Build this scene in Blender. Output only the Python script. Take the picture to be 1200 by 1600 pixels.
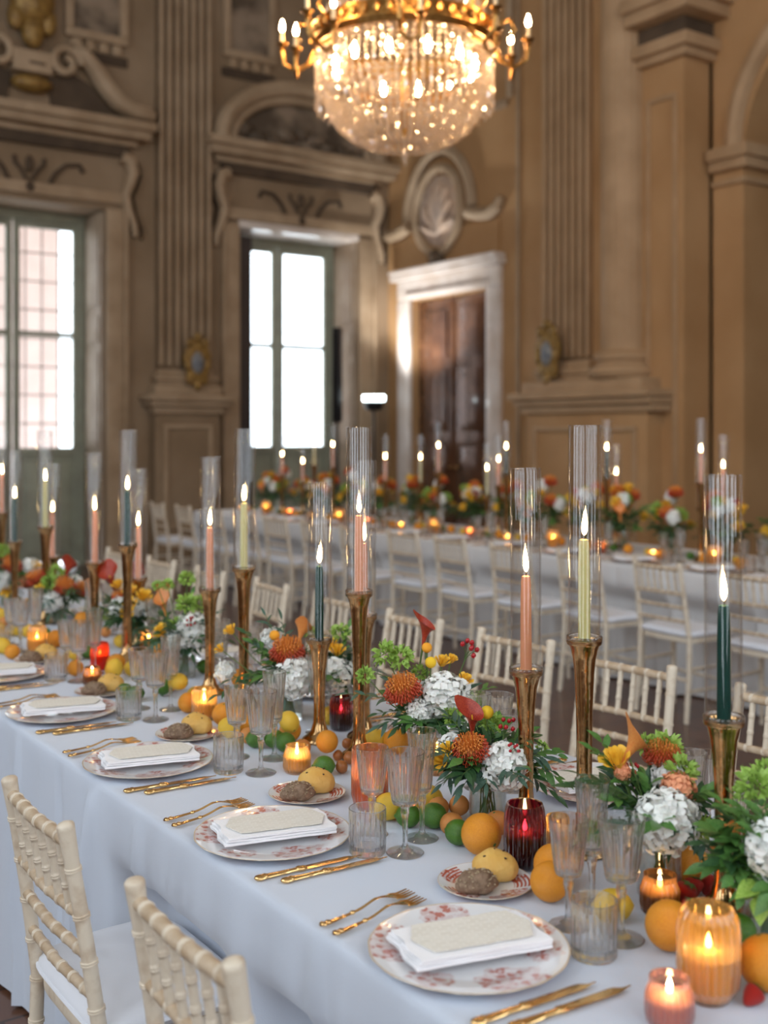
import bpy, bmesh, math, random
from math import sin, cos, pi, radians, sqrt, atan2, exp
from mathutils import Vector, Matrix, Quaternion, noise
random.seed(7)
for o in list(bpy.data.objects): bpy.data.objects.remove(o)
SC = bpy.context.scene
COL = SC.collection

# ------------------------------------------------------------------ camera
F, YH, HC = 1765.0, 680.0, 1.57           # focal length and horizon in pixels of the 1200x1600 frame, eye height
ANG = radians(35.1); SA, CA = sin(ANG), cos(ANG)
cam = bpy.data.cameras.new('camera'); camo = bpy.data.objects.new('camera', cam); COL.objects.link(camo)
camo.location = (0, 0, HC); camo.rotation_euler = (pi/2, 0, -ANG)
cam.sensor_fit = 'VERTICAL'; cam.sensor_height = 36; cam.sensor_width = 27
cam.lens = F/1600*36; cam.shift_y = -(800-YH)/1600
cam.dof.use_dof = True; cam.dof.focus_distance = 2.4; cam.dof.aperture_fstop = 2.5
cam.clip_end = 200
SC.camera = camo
# ------------------------------------------------------------------ light
wd = bpy.data.worlds.new('sky'); SC.world = wd; wd.use_nodes = True
bg = wd.node_tree.nodes['Background']; bg.inputs[0].default_value = (0.84, 0.92, 1.0, 1); bg.inputs[1].default_value = 5.1
SC.view_settings.view_transform = 'Standard'; SC.view_settings.look = 'None'; SC.view_settings.gamma = 1
SC.view_settings.use_curve_mapping = False; SC.view_settings.exposure = 0.0
SC.cycles.max_bounces = 20; SC.cycles.transparent_max_bounces = 40; SC.cycles.transmission_bounces = 16
SC.cycles.diffuse_bounces = 4; SC.cycles.glossy_bounces = 4
SC.cycles.sample_clamp_indirect = 4.0; SC.cycles.blur_glossy = 0.6; SC.cycles.use_light_tree = True
def portal(loc, rot, sx, sy):                # daylight enters the room through its windows; portals only guide its sampling
    l = bpy.data.lights.new('window_portal', 'AREA'); l.shape = 'RECTANGLE'; l.size = sx; l.size_y = sy; l.cycles.is_portal = True
    o = bpy.data.objects.new('window_portal', l); COL.objects.link(o); o.location = loc; o.rotation_euler = rot
LEFT_WIN_Y = (-2.6, 0.6, 3.8, 7.0)           # windows of the wall behind the near chairs
BACK_WIN_X = (-1.0, 2.4, 5.8)
for y in LEFT_WIN_Y: portal((-4.45, y, 5.2), (0, -pi/2, 0), 6.4, 2.0)
for x in BACK_WIN_X: portal((x, -4.75, 5.2), (pi/2, 0, 0), 2.0, 6.4)
portal((4.04, 13.56, 2.8), (-pi/2, 0, 0), 1.5, 2.8)
portal((7.59, 13.56, 2.8), (-pi/2, 0, 0), 1.5, 2.8)

# ------------------------------------------------------------------ pixel helpers: a pixel gives a direction, depth comes from what the thing touches
def ray(px): return (px-600)/F
def W(px, Z):
    x = ray(px)*Z; return (x*CA+Z*SA, -x*SA+Z*CA)
def P3(px, py, Z):
    x, y = W(px, Z); return Vector((x, y, HC-(py-YH)/F*Z))
def on(px, py, z):                           # point of the pixel's ray at height z
    Z = (HC-z)*F/(py-YH); x, y = W(px, Z); return Vector((x, y, z))
def PX(px, py, X):
    Z = X/(SA+CA*ray(px)); return P3(px, py, Z)
def PY(px, py, Y):
    Z = Y/(CA-SA*ray(px)); return P3(px, py, Z)
TZ = 0.76

# ------------------------------------------------------------------ mesh builder
class MB:
    def __init__(s): s.v = []; s.f = []; s.mi = []; s.cur = 0
    def add(s, vs, fs):
        n = len(s.v); s.v += [tuple(p) for p in vs]; s.f += [tuple(i+n for i in f) for f in fs]; s.mi += [s.cur]*len(fs); return s
    def box(s, c, d, M=None):
        x, y, z = d[0]/2, d[1]/2, d[2]/2
        vs = [Vector((c[0]+a*x, c[1]+b*y, c[2]+e*z)) for a in (-1, 1) for b in (-1, 1) for e in (-1, 1)]
        if M: vs = [M @ p for p in vs]
        return s.add(vs, [(0, 1, 3, 2), (4, 6, 7, 5), (0, 4, 5, 1), (2, 3, 7, 6), (0, 2, 6, 4), (1, 5, 7, 3)])
    def bb(s, x0, x1, y0, y1, z0, z1): return s.box(((x0+x1)/2, (y0+y1)/2, (z0+z1)/2), (abs(x1-x0), abs(y1-y0), abs(z1-z0)))
    def tube(s, pts, r, seg=8, caps=True, flat=None):
        pts = [Vector(p) for p in pts]; n = len(pts)
        if not hasattr(r, '__len__'): r = [r]*n
        t0 = (pts[1]-pts[0]).normalized(); up = Vector((0, 0, 1)) if abs(t0.z) < .9 else Vector((1, 0, 0))
        u = t0.cross(up).normalized(); rings = []; prev = t0
        for i in range(n):
            t = (pts[min(i+1, n-1)]-pts[max(i-1, 0)])
            t = t.normalized() if t.length > 1e-9 else prev
            q = prev.rotation_difference(t); u = (q @ u); u = (u-t*u.dot(t)).normalized(); w = t.cross(u); prev = t
            rings.append([pts[i]+(u*cos(2*pi*k/seg)+w*sin(2*pi*k/seg)*(flat or 1))*r[i] for k in range(seg)])
        vs = [p for rg in rings for p in rg]; fs = []
        for i in range(n-1):
            for k in range(seg): fs.append((i*seg+k, i*seg+(k+1) % seg, (i+1)*seg+(k+1) % seg, (i+1)*seg+k))
        if caps: fs.append(tuple(range(seg-1, -1, -1))); fs.append(tuple((n-1)*seg+k for k in range(seg)))
        return s.add(vs, fs)
    def lathe(s, prof, seg=24, mod=None, c=(0, 0, 0), closed=False):
        n = len(prof); vs = []; fs = []
        for i, (r, z) in enumerate(prof):
            for k in range(seg):
                a = 2*pi*k/seg; rr = r if mod is None else mod(r, z, a, i)
                vs.append((c[0]+rr*cos(a), c[1]+rr*sin(a), c[2]+z))
        m = n if closed else n-1
        for i in range(m):
            j = (i+1) % n
            for k in range(seg): fs.append((i*seg+k, i*seg+(k+1) % seg, j*seg+(k+1) % seg, j*seg+k))
        if not closed:
            if prof[0][0] > 1e-6: fs.append(tuple(range(seg-1, -1, -1)))
            if prof[-1][0] > 1e-6: fs.append(tuple((n-1)*seg+k for k in range(seg)))
        return s.add(vs, fs)
    def grid(s, fn, nu, nv, cu=False):
        vs = [fn(i/nu, j/nv) for j in range(nv+1) for i in range(nu if cu else nu+1)]; w = nu if cu else nu+1; fs = []
        for j in range(nv):
            for i in range(nu):
                a = i; b = (i+1) % w if cu else i+1
                fs.append((j*w+a, j*w+b, (j+1)*w+b, (j+1)*w+a))
        return s.add(vs, fs)
    def ell(s, c, r, nu=10, nv=6, M=None):
        if not hasattr(r, '__len__'): r = (r, r, r)
        def fn(u, v):
            a = 2*pi*u; b = pi*(v-.5); p = Vector((r[0]*cos(a)*cos(b), r[1]*sin(a)*cos(b), r[2]*sin(b)))
            return (M @ p if M else p)+Vector(c)
        return s.grid(fn, nu, nv, True)
    def prism(s, poly, axis, a, b):              # extrude a 2D outline along an axis
        n = len(poly); vs = []
        for t in (a, b):
            for (p, q) in poly:
                vs.append({'x': (t, p, q), 'y': (p, t, q), 'z': (p, q, t)}[axis])
        fs = [tuple(range(n)), tuple(range(2*n-1, n-1, -1))]+[(i, i+n, (i+1) % n+n, (i+1) % n) for i in range(n)]
        return s.add(vs, fs)
    def xf(s, M, start=0):
        for i in range(start, len(s.v)): s.v[i] = tuple(M @ Vector(s.v[i]))
        return s
    def mesh(s, name, mats, ang=35, bevel=0, segs=2, merge=False):
        me = bpy.data.meshes.new(name)
        me.from_pydata(s.v, [], s.f)
        for m in (mats if isinstance(mats, (list, tuple)) else [mats]): me.materials.append(m)
        me.polygons.foreach_set('material_index', s.mi)
        bm = bmesh.new(); bm.from_mesh(me)
        if merge: bmesh.ops.remove_doubles(bm, verts=bm.verts, dist=1e-5)
        bmesh.ops.recalc_face_normals(bm, faces=bm.faces)
        if bevel: bmesh.ops.bevel(bm, geom=[e for e in bm.edges if len(e.link_faces) == 2 and e.calc_face_angle(0) > .6], offset=bevel, segments=segs, affect='EDGES', profile=.6, clamp_overlap=True)
        bm.to_mesh(me); bm.free()
        me.polygons.foreach_set('use_smooth', [True]*len(me.polygons))
        me.set_sharp_from_angle(angle=radians(ang)); me.update()
        return me
def O(name, me, parent=None, loc=(0, 0, 0), rot=(0, 0, 0), sc=1):
    o = bpy.data.objects.new(name, me); COL.objects.link(o); o.parent = parent; o.location = loc
    if isinstance(rot, Quaternion): o.rotation_mode = 'QUATERNION'; o.rotation_quaternion = rot
    else: o.rotation_euler = rot
    o.scale = sc if hasattr(sc, '__len__') else (sc, sc, sc)
    return o
def tag(o, label, cat, group=None):
    o['label'] = label; o['category'] = cat
    if group: o['group'] = group
    return o
def thing(name, label, cat, loc=(0, 0, 0), rz=0, group=None, sc=1):
    return tag(O(name, None, None, loc, (0, 0, rz), sc), label, cat, group)
def struct(o): o['kind'] = 'structure'; return o
def copy_tree(o, parent=None):
    c = o.copy(); COL.objects.link(c); c.parent = parent
    for ch in list(o.children): copy_tree(ch, c)
    return c
def aim(d, up=Vector((0, 0, 1))): return Vector(d).to_track_quat('Z', 'Y')

# ------------------------------------------------------------------ materials
def nt(name):
    m = bpy.data.materials.new(name); m.use_nodes = True; return m, m.node_tree.nodes, m.node_tree.links, m.node_tree.nodes['Principled BSDF']
def c4(c): return (c[0], c[1], c[2], 1)
def mat(name, col, rough=.5, metal=0, col2=None, nscale=8, bump=0, bscale=60, spec=None, sheen=0, sss=0, trans=0, lo=.35, hi=.65, detail=4, coat=0):
    m, N, L, b = nt(name)
    b.inputs['Base Color'].default_value = c4(col); b.inputs['Roughness'].default_value = rough; b.inputs['Metallic'].default_value = metal
    if spec is not None: b.inputs['Specular IOR Level'].default_value = spec
    if sheen: b.inputs['Sheen Weight'].default_value = sheen
    if coat: b.inputs['Coat Weight'].default_value = coat; b.inputs['Coat Roughness'].default_value = .05
    if sss: b.inputs['Subsurface Weight'].default_value = sss; b.inputs['Subsurface Radius'].default_value = (.01, .005, .003); b.inputs['Subsurface Scale'].default_value = .5
    tc = N.new('ShaderNodeTexCoord')
    if col2:
        n = N.new('ShaderNodeTexNoise'); n.inputs['Scale'].default_value = nscale; n.inputs['Detail'].default_value = detail
        r = N.new('ShaderNodeValToRGB'); r.color_ramp.elements[0].position = lo; r.color_ramp.elements[1].position = hi
        r.color_ramp.elements[0].color = c4(col); r.color_ramp.elements[1].color = c4(col2)
        L.new(tc.outputs['Object'], n.inputs['Vector']); L.new(n.outputs['Fac'], r.inputs['Fac']); L.new(r.outputs['Color'], b.inputs['Base Color'])
    if bump:
        n2 = N.new('ShaderNodeTexNoise'); n2.inputs['Scale'].default_value = bscale; n2.inputs['Detail'].default_value = 3
        bp = N.new('ShaderNodeBump'); bp.inputs['Strength'].default_value = bump; bp.inputs['Distance'].default_value = .01
        L.new(tc.outputs['Object'], n2.inputs['Vector']); L.new(n2.outputs['Fac'], bp.inputs['Height']); L.new(bp.outputs['Normal'], b.inputs['Normal'])
    return m
def emit(name, col, s):
    m, N, L, b = nt(name); e = N.new('ShaderNodeEmission'); e.inputs[0].default_value = c4(col); e.inputs[1].default_value = s
    L.new(e.outputs[0], N['Material Output'].inputs[0]); return m
def thin(name, tint=(1, 1, 1), rough=.02, ior=1.45, trl=0, boost=1.0, power=4.0, edge=.75, base=.045):
    """thin-walled glass: clear film with a fresnel reflection; trl gives coloured glass its scattered glow"""
    m, N, L, b = nt(name); N.remove(b)
    t = N.new('ShaderNodeBsdfTransparent'); t.inputs[0].default_value = c4(tint)
    g = N.new('ShaderNodeBsdfGlossy'); g.inputs['Roughness'].default_value = rough
    fr = N.new('ShaderNodeLayerWeight'); fr.inputs['Blend'].default_value = .5
    pw = N.new('ShaderNodeMath'); pw.operation = 'POWER'; pw.inputs[1].default_value = power; L.new(fr.outputs['Facing'], pw.inputs[0])
    sc_ = N.new('ShaderNodeMath'); sc_.operation = 'MULTIPLY_ADD'; sc_.inputs[1].default_value = edge; sc_.inputs[2].default_value = base; L.new(pw.outputs[0], sc_.inputs[0])
    mx = N.new('ShaderNodeMixShader'); src = t
    if trl:
        tl = N.new('ShaderNodeBsdfTranslucent'); tl.inputs[0].default_value = c4(tint)
        m2 = N.new('ShaderNodeMixShader'); m2.inputs[0].default_value = trl
        L.new(t.outputs[0], m2.inputs[1]); L.new(tl.outputs[0], m2.inputs[2]); src = m2
    mu = N.new('ShaderNodeMath'); mu.operation = 'MULTIPLY'; mu.inputs[1].default_value = boost; mu.use_clamp = True
    L.new(sc_.outputs[0], mu.inputs[0]); L.new(mu.outputs[0], mx.inputs[0]); L.new(src.outputs[0], mx.inputs[1]); L.new(g.outputs[0], mx.inputs[2])
    L.new(mx.outputs[0], N['Material Output'].inputs[0]); return m
M = {}
M['plaster'] = mat('painted_plaster', (.20, .128, .068), .75, col2=(.31, .215, .132), nscale=1.1, bump=.15, bscale=14, lo=.3, hi=.7)
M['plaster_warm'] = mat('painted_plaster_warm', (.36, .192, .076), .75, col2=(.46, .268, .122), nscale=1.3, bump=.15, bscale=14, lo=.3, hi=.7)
M['mould'] = mat('stone_moulding', (.30, .20, .115), .7, col2=(.42, .30, .19), nscale=3, lo=.3, hi=.7)
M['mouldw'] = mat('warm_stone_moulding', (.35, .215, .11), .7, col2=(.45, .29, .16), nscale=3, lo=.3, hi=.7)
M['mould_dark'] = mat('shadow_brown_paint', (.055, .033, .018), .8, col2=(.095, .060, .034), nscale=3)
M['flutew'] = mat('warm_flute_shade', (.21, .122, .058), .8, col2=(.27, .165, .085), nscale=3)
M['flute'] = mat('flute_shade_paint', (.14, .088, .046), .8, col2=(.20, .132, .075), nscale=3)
M['fresco'] = mat('fresco_relief', (.28, .205, .14), .75, col2=(.085, .058, .036), nscale=2.4, lo=.4, hi=.62, detail=6)
M['shell'] = mat('shell_paint', (.33, .25, .2), .7, col2=(.62, .44, .31), nscale=3.5)
M['gilt'] = mat('gilded_stucco', (.34, .20, .05), .45, .3, col2=(.2, .11, .03), nscale=14, bump=.4, bscale=22)
M['crest'] = mat('crest_blue_grey', (.10, .11, .14), .5, col2=(.25, .24, .22), nscale=18)
M['marble'] = mat('pale_marble', (.62, .52, .44), .18, col2=(.74, .66, .6), nscale=4, detail=7)
M['door'] = mat('walnut_door', (.115, .048, .022), .22, col2=(.07, .028, .014), nscale=5, coat=.5)
M['winframe'] = mat('grey_green_paint', (.30, .31, .23), .45, col2=(.25, .25, .19), nscale=6)
M['shutter'] = mat('shutter_paint', (.26, .18, .115), .5, col2=(.33, .25, .175), nscale=4)
M['shutter_dark'] = mat('dark_shutter', (.05, .035, .03), .5)
M['iron'] = mat('iron_bars', (.25, .2, .18), .5)
M['brickwall'] = mat('pink_plaster', (.64, .49, .45), .9, col2=(.70, .56, .52), nscale=2)
M['ceil'] = mat('ceiling_paint', (.62, .56, .48), .8, col2=(.5, .44, .36), nscale=1)
M['pane'] = thin('window_glass', (.97, .98, .98), .01)
M['black'] = mat('black_plastic', (.006, .006, .007), .45)
M['led'] = emit('led_panel', (.85, .97, 1.0), 14)
M['wood'] = mat('limewashed_wood', (.72, .62, .49), .42, col2=(.52, .39, .27), nscale=26, bump=.12, bscale=90, lo=.5, hi=.78)
M['wood_inner'] = mat('limewashed_wood_rail', (.46, .33, .21), .45, col2=(.62, .49, .35), nscale=30, bump=.12, bscale=90)
M['cushion'] = mat('white_satin', (.74, .75, .80), .55, bump=.12, bscale=14, sheen=.3)
M['napkin'] = mat('white_linen', (.92, .91, .93), .8, bump=.12, bscale=220, sheen=.2)
M['brass'] = mat('antique_brass', (.42, .245, .105), .17, 1, col2=(.58, .37, .18), nscale=16, bump=.3, bscale=22)
M['gold'] = mat('polished_gold', (.86, .56, .24), .16, 1)
M['chgold'] = mat('chandelier_gilt', (.42, .225, .07), .34, 1, col2=(.28, .14, .035), nscale=30, bump=.3, bscale=40)
M['chimney'] = thin('clear_glass_tube', (.99, .99, .99), .015, boost=1.0, power=3.2, edge=.58, base=.06)
def m_crystal():
    m, N, L, b = nt('crystal_glass'); N.remove(b)
    g = N.new('ShaderNodeBsdfGlass'); g.inputs['Roughness'].default_value = 0; g.inputs['IOR'].default_value = 1.48
    t = N.new('ShaderNodeBsdfTransparent'); t.inputs[0].default_value = (.99, .99, .99, 1)
    mx = N.new('ShaderNodeMixShader'); mx.inputs[0].default_value = .22
    L.new(g.outputs[0], mx.inputs[1]); L.new(t.outputs[0], mx.inputs[2]); L.new(mx.outputs[0], N['Material Output'].inputs[0]); return m
M['crystal'] = m_crystal()
M['vase'] = thin('vase_glass', (.95, .96, .96), .015, 1.5, boost=1.5)
M['water'] = thin('vase_water', (.93, .94, .90), .0, 1.33)
M['wax_orange'] = mat('wax_salmon', (.78, .33, .17), .4, sss=.3)
M['wax_yellow'] = mat('wax_mustard_green', (.62, .55, .22), .4, sss=.3)
M['wax_green'] = mat('wax_teal_green', (.003, .045, .036), .4, spec=.12)
M['wax_white'] = mat('wax_cream', (.85, .72, .5), .5, sss=.4)
M['flame'] = emit('candle_flame', (1, .64, .28), 85)
M['bulb'] = emit('warm_bulb', (1, .62, .30), 200)
M['wick'] = mat('wick', (.02, .015, .01), .9)
M['candle_sleeve'] = mat('bulb_sleeve', (.85, .68, .42), .5)
M['amber'] = thin('amber_glass', (1.0, .78, .45), .05, trl=.32, boost=1.0, power=1.8, edge=.85, base=.07)
M['plum'] = thin('plum_glass', (.34, .06, .12), .05, trl=.2, boost=1.0, power=1.8, edge=.85, base=.07)
M['pinkglass'] = thin('rose_glass', (.88, .62, .58), .05, trl=.3, boost=1.0, power=1.8, edge=.85, base=.07)
M['redglass'] = thin('red_glass', (.95, .25, .12), .04, 1.5, trl=.5, boost=1.3)
M['copper'] = thin('copper_glass', (.95, .58, .40), .05, trl=.3, boost=1.0, power=1.8, edge=.85, base=.07)
M['smoke'] = thin('smoky_amber_glass', (.62, .42, .25), .04, 1.5, trl=.35, boost=1.3)
M['orange'] = mat('orange_peel', (.82, .33, .02), .42, col2=(.72, .25, .012), nscale=20, bump=.35, bscale=330)
M['lemon'] = mat('lemon_peel', (.80, .52, .045), .40, col2=(.74, .45, .03), nscale=20, bump=.3, bscale=260)
M['lime'] = mat('lime_peel', (.032, .115, .008), .32, col2=(.085, .20, .014), nscale=18, bump=.25, bscale=280)
M['apricot'] = mat('apricot_skin', (.66, .27, .06), .6, col2=(.55, .20, .05), nscale=22)
M['lime_cut'] = mat('lime_flesh', (.45, .58, .25), .3, col2=(.6, .68, .4), nscale=60)
M['berry'] = mat('red_berry', (.42, .012, .02), .25)
M['strawberry'] = mat('strawberry', (.50, .02, .012), .3, bump=.6, bscale=160)
M['fig'] = mat('red_brown_fruit', (.26, .06, .02), .4, col2=(.40, .16, .03), nscale=40)
M['hyd'] = mat('white_petal', (.90, .90, .85), .6, sss=.1)
M['rose'] = mat('yellow_petal', (.86, .46, .025), .55, col2=(.92, .60, .06), nscale=30)
M['crasp'] = mat('yellow_ball', (.95, .66, .03), .8, col2=(.85, .48, .02), nscale=240, bump=.25, bscale=320)
M['crasp_o'] = mat('orange_ball', (.95, .44, .03), .8, col2=(.85, .32, .02), nscale=240, bump=.25, bscale=320)
M['calla'] = mat('calla_spathe', (.27, .016, .016), .4, col2=(.50, .075, .03), nscale=16)
M['calla_o'] = mat('calla_orange', (.72, .20, .05), .4, col2=(.78, .36, .10), nscale=16)
M['protea'] = mat('protea_red', (.46, .040, .016), .5, col2=(.62, .095, .025), nscale=60)
M['protea_mid'] = mat('protea_orange', (.72, .20, .03), .5, col2=(.80, .32, .06), nscale=60)
M['protea_core'] = mat('protea_core', (.42, .14, .03), .6)
M['salmon'] = mat('salmon_bloom', (.92, .40, .21), .6)
M['leaf'] = mat('deep_leaf', (.018, .062, .022), .42, col2=(.045, .11, .035), nscale=10)
M['leaf_blue'] = mat('eucalyptus_leaf', (.035, .085, .060), .5, col2=(.065, .13, .085), nscale=10)
M['leaf_mid'] = mat('mid_leaf', (.055, .16, .03), .45, col2=(.10, .23, .05), nscale=12)
M['leaf_lime'] = mat('lime_leaf', (.24, .42, .05), .5, col2=(.38, .55, .12), nscale=14)
M['stem'] = mat('green_stem', (.09, .16, .04), .55)
M['bun'] = mat('yellow_bun', (.66, .36, .07), .6, col2=(.74, .48, .14), nscale=18, bump=.4, bscale=60)
M['seedroll'] = mat('brown_seed_roll', (.17, .10, .06), .8, col2=(.30, .20, .13), nscale=60, bump=1, bscale=90)
M['seed'] = mat('pale_seed', (.42, .32, .2), .6)
M['darkseed'] = mat('dark_seed', (.05, .025, .012), .6)
def m_bead():
    m, N, L, b = nt('crystal_drop'); N.remove(b)
    t = N.new('ShaderNodeBsdfTransparent'); t.inputs[0].default_value = (.98, .95, .92, 1)
    g = N.new('ShaderNodeBsdfGlossy'); g.inputs['Roughness'].default_value = .08; g.inputs[0].default_value = (1, .96, .92, 1)
    tl = N.new('ShaderNodeBsdfTranslucent'); tl.inputs[0].default_value = (.95, .86, .76, 1)
    a = N.new('ShaderNodeMixShader'); a.inputs[0].default_value = .55; c = N.new('ShaderNodeMixShader'); c.inputs[0].default_value = .31
    L.new(t.outputs[0], a.inputs[1]); L.new(g.outputs[0], a.inputs[2]); L.new(a.outputs[0], c.inputs[1]); L.new(tl.outputs[0], c.inputs[2])
    L.new(c.outputs[0], N['Material Output'].inputs[0]); return m
M['bead'] = m_bead()
def m_cloth(name, col):
    m, N, L, b = nt(name); b.inputs['Base Color'].default_value = col; b.inputs['Roughness'].default_value = .8
    b.inputs['Sheen Weight'].default_value = .25
    tc = N.new('ShaderNodeTexCoord'); n1 = N.new('ShaderNodeTexNoise'); n1.inputs['Scale'].default_value = 3.2; n1.inputs['Detail'].default_value = 5
    n2 = N.new('ShaderNodeTexNoise'); n2.inputs['Scale'].default_value = 420
    b1 = N.new('ShaderNodeBump'); b1.inputs['Strength'].default_value = .2; b1.inputs['Distance'].default_value = .02
    b2 = N.new('ShaderNodeBump'); b2.inputs['Strength'].default_value = .12; b2.inputs['Distance'].default_value = .003
    for n in (n1, n2): L.new(tc.outputs['Object'], n.inputs['Vector'])
    L.new(n1.outputs['Fac'], b1.inputs['Height']); L.new(n2.outputs['Fac'], b2.inputs['Height']); L.new(b1.outputs['Normal'], b2.inputs['Normal']); L.new(b2.outputs['Normal'], b.inputs['Normal'])
    return m
M['cloth'] = m_cloth('linen_cool_daylight', (.585, .635, .73, 1)); M['cloth_warm_lit'] = m_cloth('linen_warm_light', (.67, .655, .65, 1))  # same linen twice: cool daylight tinted into one colour, warm light into the other
def m_floor():
    m, N, L, b = nt('terracotta_floor'); b.inputs['Roughness'].default_value = .28
    tc = N.new('ShaderNodeTexCoord'); br = N.new('ShaderNodeTexBrick'); br.inputs['Scale'].default_value = 1.0
    br.offset = .5; br.inputs['Brick Width'].default_value = .36; br.inputs['Row Height'].default_value = .18; br.inputs['Mortar Size'].default_value = .006
    br.inputs['Color1'].default_value = (.095, .042, .024, 1); br.inputs['Color2'].default_value = (.135, .062, .036, 1); br.inputs['Mortar'].default_value = (.05, .028, .02, 1)
    L.new(tc.outputs['Object'], br.inputs['Vector']); L.new(br.outputs['Color'], b.inputs['Base Color']); return m
M['floor'] = m_floor()
def m_plate(name, r, strong):
    """white porcelain with a coral flower print on the rim and a thin gilt edge"""
    m, N, L, b = nt(name); b.inputs['Roughness'].default_value = .12; b.inputs['Coat Weight'].default_value = .4
    tc = N.new('ShaderNodeTexCoord'); sx = N.new('ShaderNodeSeparateXYZ'); L.new(tc.outputs['Object'], sx.inputs[0])
    def math2(op, a, c=None, clamp=False):
        n = N.new('ShaderNodeMath'); n.operation = op; n.use_clamp = clamp
        for i, q in enumerate((a, c)):
            if q is None: continue
            if isinstance(q, (int, float)): n.inputs[i].default_value = q
            else: L.new(q, n.inputs[i])
        return n.outputs[0]
    flat = N.new('ShaderNodeCombineXYZ'); L.new(sx.outputs[0], flat.inputs[0]); L.new(sx.outputs[1], flat.inputs[1])
    ln = N.new('ShaderNodeVectorMath'); ln.operation = 'LENGTH'; L.new(flat.outputs[0], ln.inputs[0]); rad = ln.outputs['Value']
    spots = [(0.0, .06), (1.15, .045), (2.35, .065), (3.5, .042), (4.55, .06), (5.5, .035)] if not strong else [(0.3, .05), (1.7, .05), (3.1, .05), (4.5, .05), (5.6, .035)]
    acc = None
    nz = N.new('ShaderNodeTexNoise'); nz.inputs['Scale'].default_value = 34; nz.inputs['Detail'].default_value = 3; L.new(flat.outputs[0], nz.inputs['Vector'])
    for a, w in spots:
        w *= r/.16; d = N.new('ShaderNodeVectorMath'); d.operation = 'DISTANCE'; L.new(flat.outputs[0], d.inputs[0])
        d.inputs[1].default_value = (cos(a)*r*.75, sin(a)*r*.75, 0)
        wob = math2('MULTIPLY_ADD', nz.outputs['Fac'], .05*r/.16); wob.node.inputs[2].default_value = -.025*r/.16
        dd = math2('ADD', d.outputs['Value'], wob)
        k = math2('MULTIPLY', math2('SUBTRACT', w*.97, dd), 160*.16/r, True)
        acc = k if acc is None else math2('MAXIMUM', acc, k)
    vo = N.new('ShaderNodeTexVoronoi'); vo.inputs['Scale'].default_value = 95*.16/r*.7; L.new(flat.outputs[0], vo.inputs['Vector'])
    vmask = math2('MULTIPLY', math2('SUBTRACT', .62, vo.outputs['Distance']), 6, True)
    n2 = N.new('ShaderNodeTexNoise'); n2.inputs['Scale'].default_value = 60; L.new(flat.outputs[0], n2.inputs['Vector'])
    fill = math2('MULTIPLY', math2('SUBTRACT', n2.outputs['Fac'], .40), 8, True)
    mk = math2('MULTIPLY', acc, math2('MAXIMUM', vmask, .35)); mk = math2('MULTIPLY', mk, math2('MAXIMUM', fill, .5))
    if strong:
        rg = N.new('ShaderNodeMath'); rg.operation = 'SINE'; L.new(math2('MULTIPLY', rad, 900), rg.inputs[0])
        band = math2('MULTIPLY', math2('GREATER_THAN', rad, r*.60), math2('LESS_THAN', rad, r*.94))
        rings = math2('MULTIPLY', band, math2('MULTIPLY', math2('ADD', rg.outputs[0], .8), .8, True)); ang = N.new('ShaderNodeTexGradient'); ang.gradient_type = 'RADIAL'; L.new(flat.outputs[0], ang.inputs['Vector'])
        alt = math2('GREATER_THAN', math2('FRACT', math2('MULTIPLY', ang.outputs['Fac'], 5)), .45)
        mk = math2('MAXIMUM', mk, math2('MULTIPLY', rings, alt))
    else: mk = math2('MULTIPLY', mk, .88)
    mx = N.new('ShaderNodeMix'); mx.data_type = 'RGBA'; L.new(mk, mx.inputs[0]); mx.inputs[6].default_value = (.80, .81, .83, 1); mx.inputs[7].default_value = (.46, .10, .055, 1)
    ed = math2('GREATER_THAN', rad, r*.982); m3 = N.new('ShaderNodeMix'); m3.data_type = 'RGBA'; L.new(ed, m3.inputs[0]); L.new(mx.outputs[2], m3.inputs[6]); m3.inputs[7].default_value = (.62, .5, .36, 1)
    L.new(m3.outputs[2], b.inputs['Base Color']); return m
M['charger'] = m_plate('charger_porcelain', .157, False)
M['bread_plate'] = m_plate('bread_plate_porcelain', .086, True)
def m_menu():
    m, N, L, b = nt('cream_menu_paper'); b.inputs['Roughness'].default_value = .85
    tc = N.new('ShaderNodeTexCoord'); br = N.new('ShaderNodeTexBrick'); br.inputs['Scale'].default_value = 1; br.inputs['Row Height'].default_value = .0075; br.inputs['Brick Width'].default_value = .021
    br.inputs['Mortar Size'].default_value = .0024; br.inputs['Mortar Smooth'].default_value = .6
    br.inputs['Color1'].default_value = (.70, .65, .56, 1); br.inputs['Color2'].default_value = (.78, .74, .66, 1); br.inputs['Mortar'].default_value = (.82, .78, .70, 1)
    L.new(tc.outputs['Object'], br.inputs['Vector']); L.new(br.outputs['Color'], b.inputs['Base Color']); return m
M['menu'] = m_menu()
# ================================================================== the room
YE, XS = 12.7, 9.0                           # end wall, door wall
ROOM_Z = 9.5
def part(name, mb, m, parent, ang=35, bevel=0, **k): return O(name, mb.mesh(name, m, ang, bevel), parent, **k)
fl = struct(O('floor', MB().bb(-4.4, 12.4, -4.7, YE+.9, -.1, 0).mesh('floor', M['floor'])))
struct(O('ceiling', MB().bb(-4.4, 12.4, -4.7, YE+.9, ROOM_Z, ROOM_Z+.2).mesh('ceiling', M['ceil'])))
W1, W2, WTOP = (3.14, 4.94), (6.68, 8.50), 4.22; WD = .85     # openings, their top, wall thickness
mb = MB()
for x0, x1 in ((-4.4, W1[0]), (W1[1], W2[0]), (W2[1], XS+.6)): mb.bb(x0, x1, YE, YE+WD, 0, ROOM_Z)
for w in (W1, W2): mb.bb(w[0], w[1], YE, YE+WD, WTOP, ROOM_Z)
wall_end = struct(O('wall_end', mb.mesh('wall_end', M['plaster'])))
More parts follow.
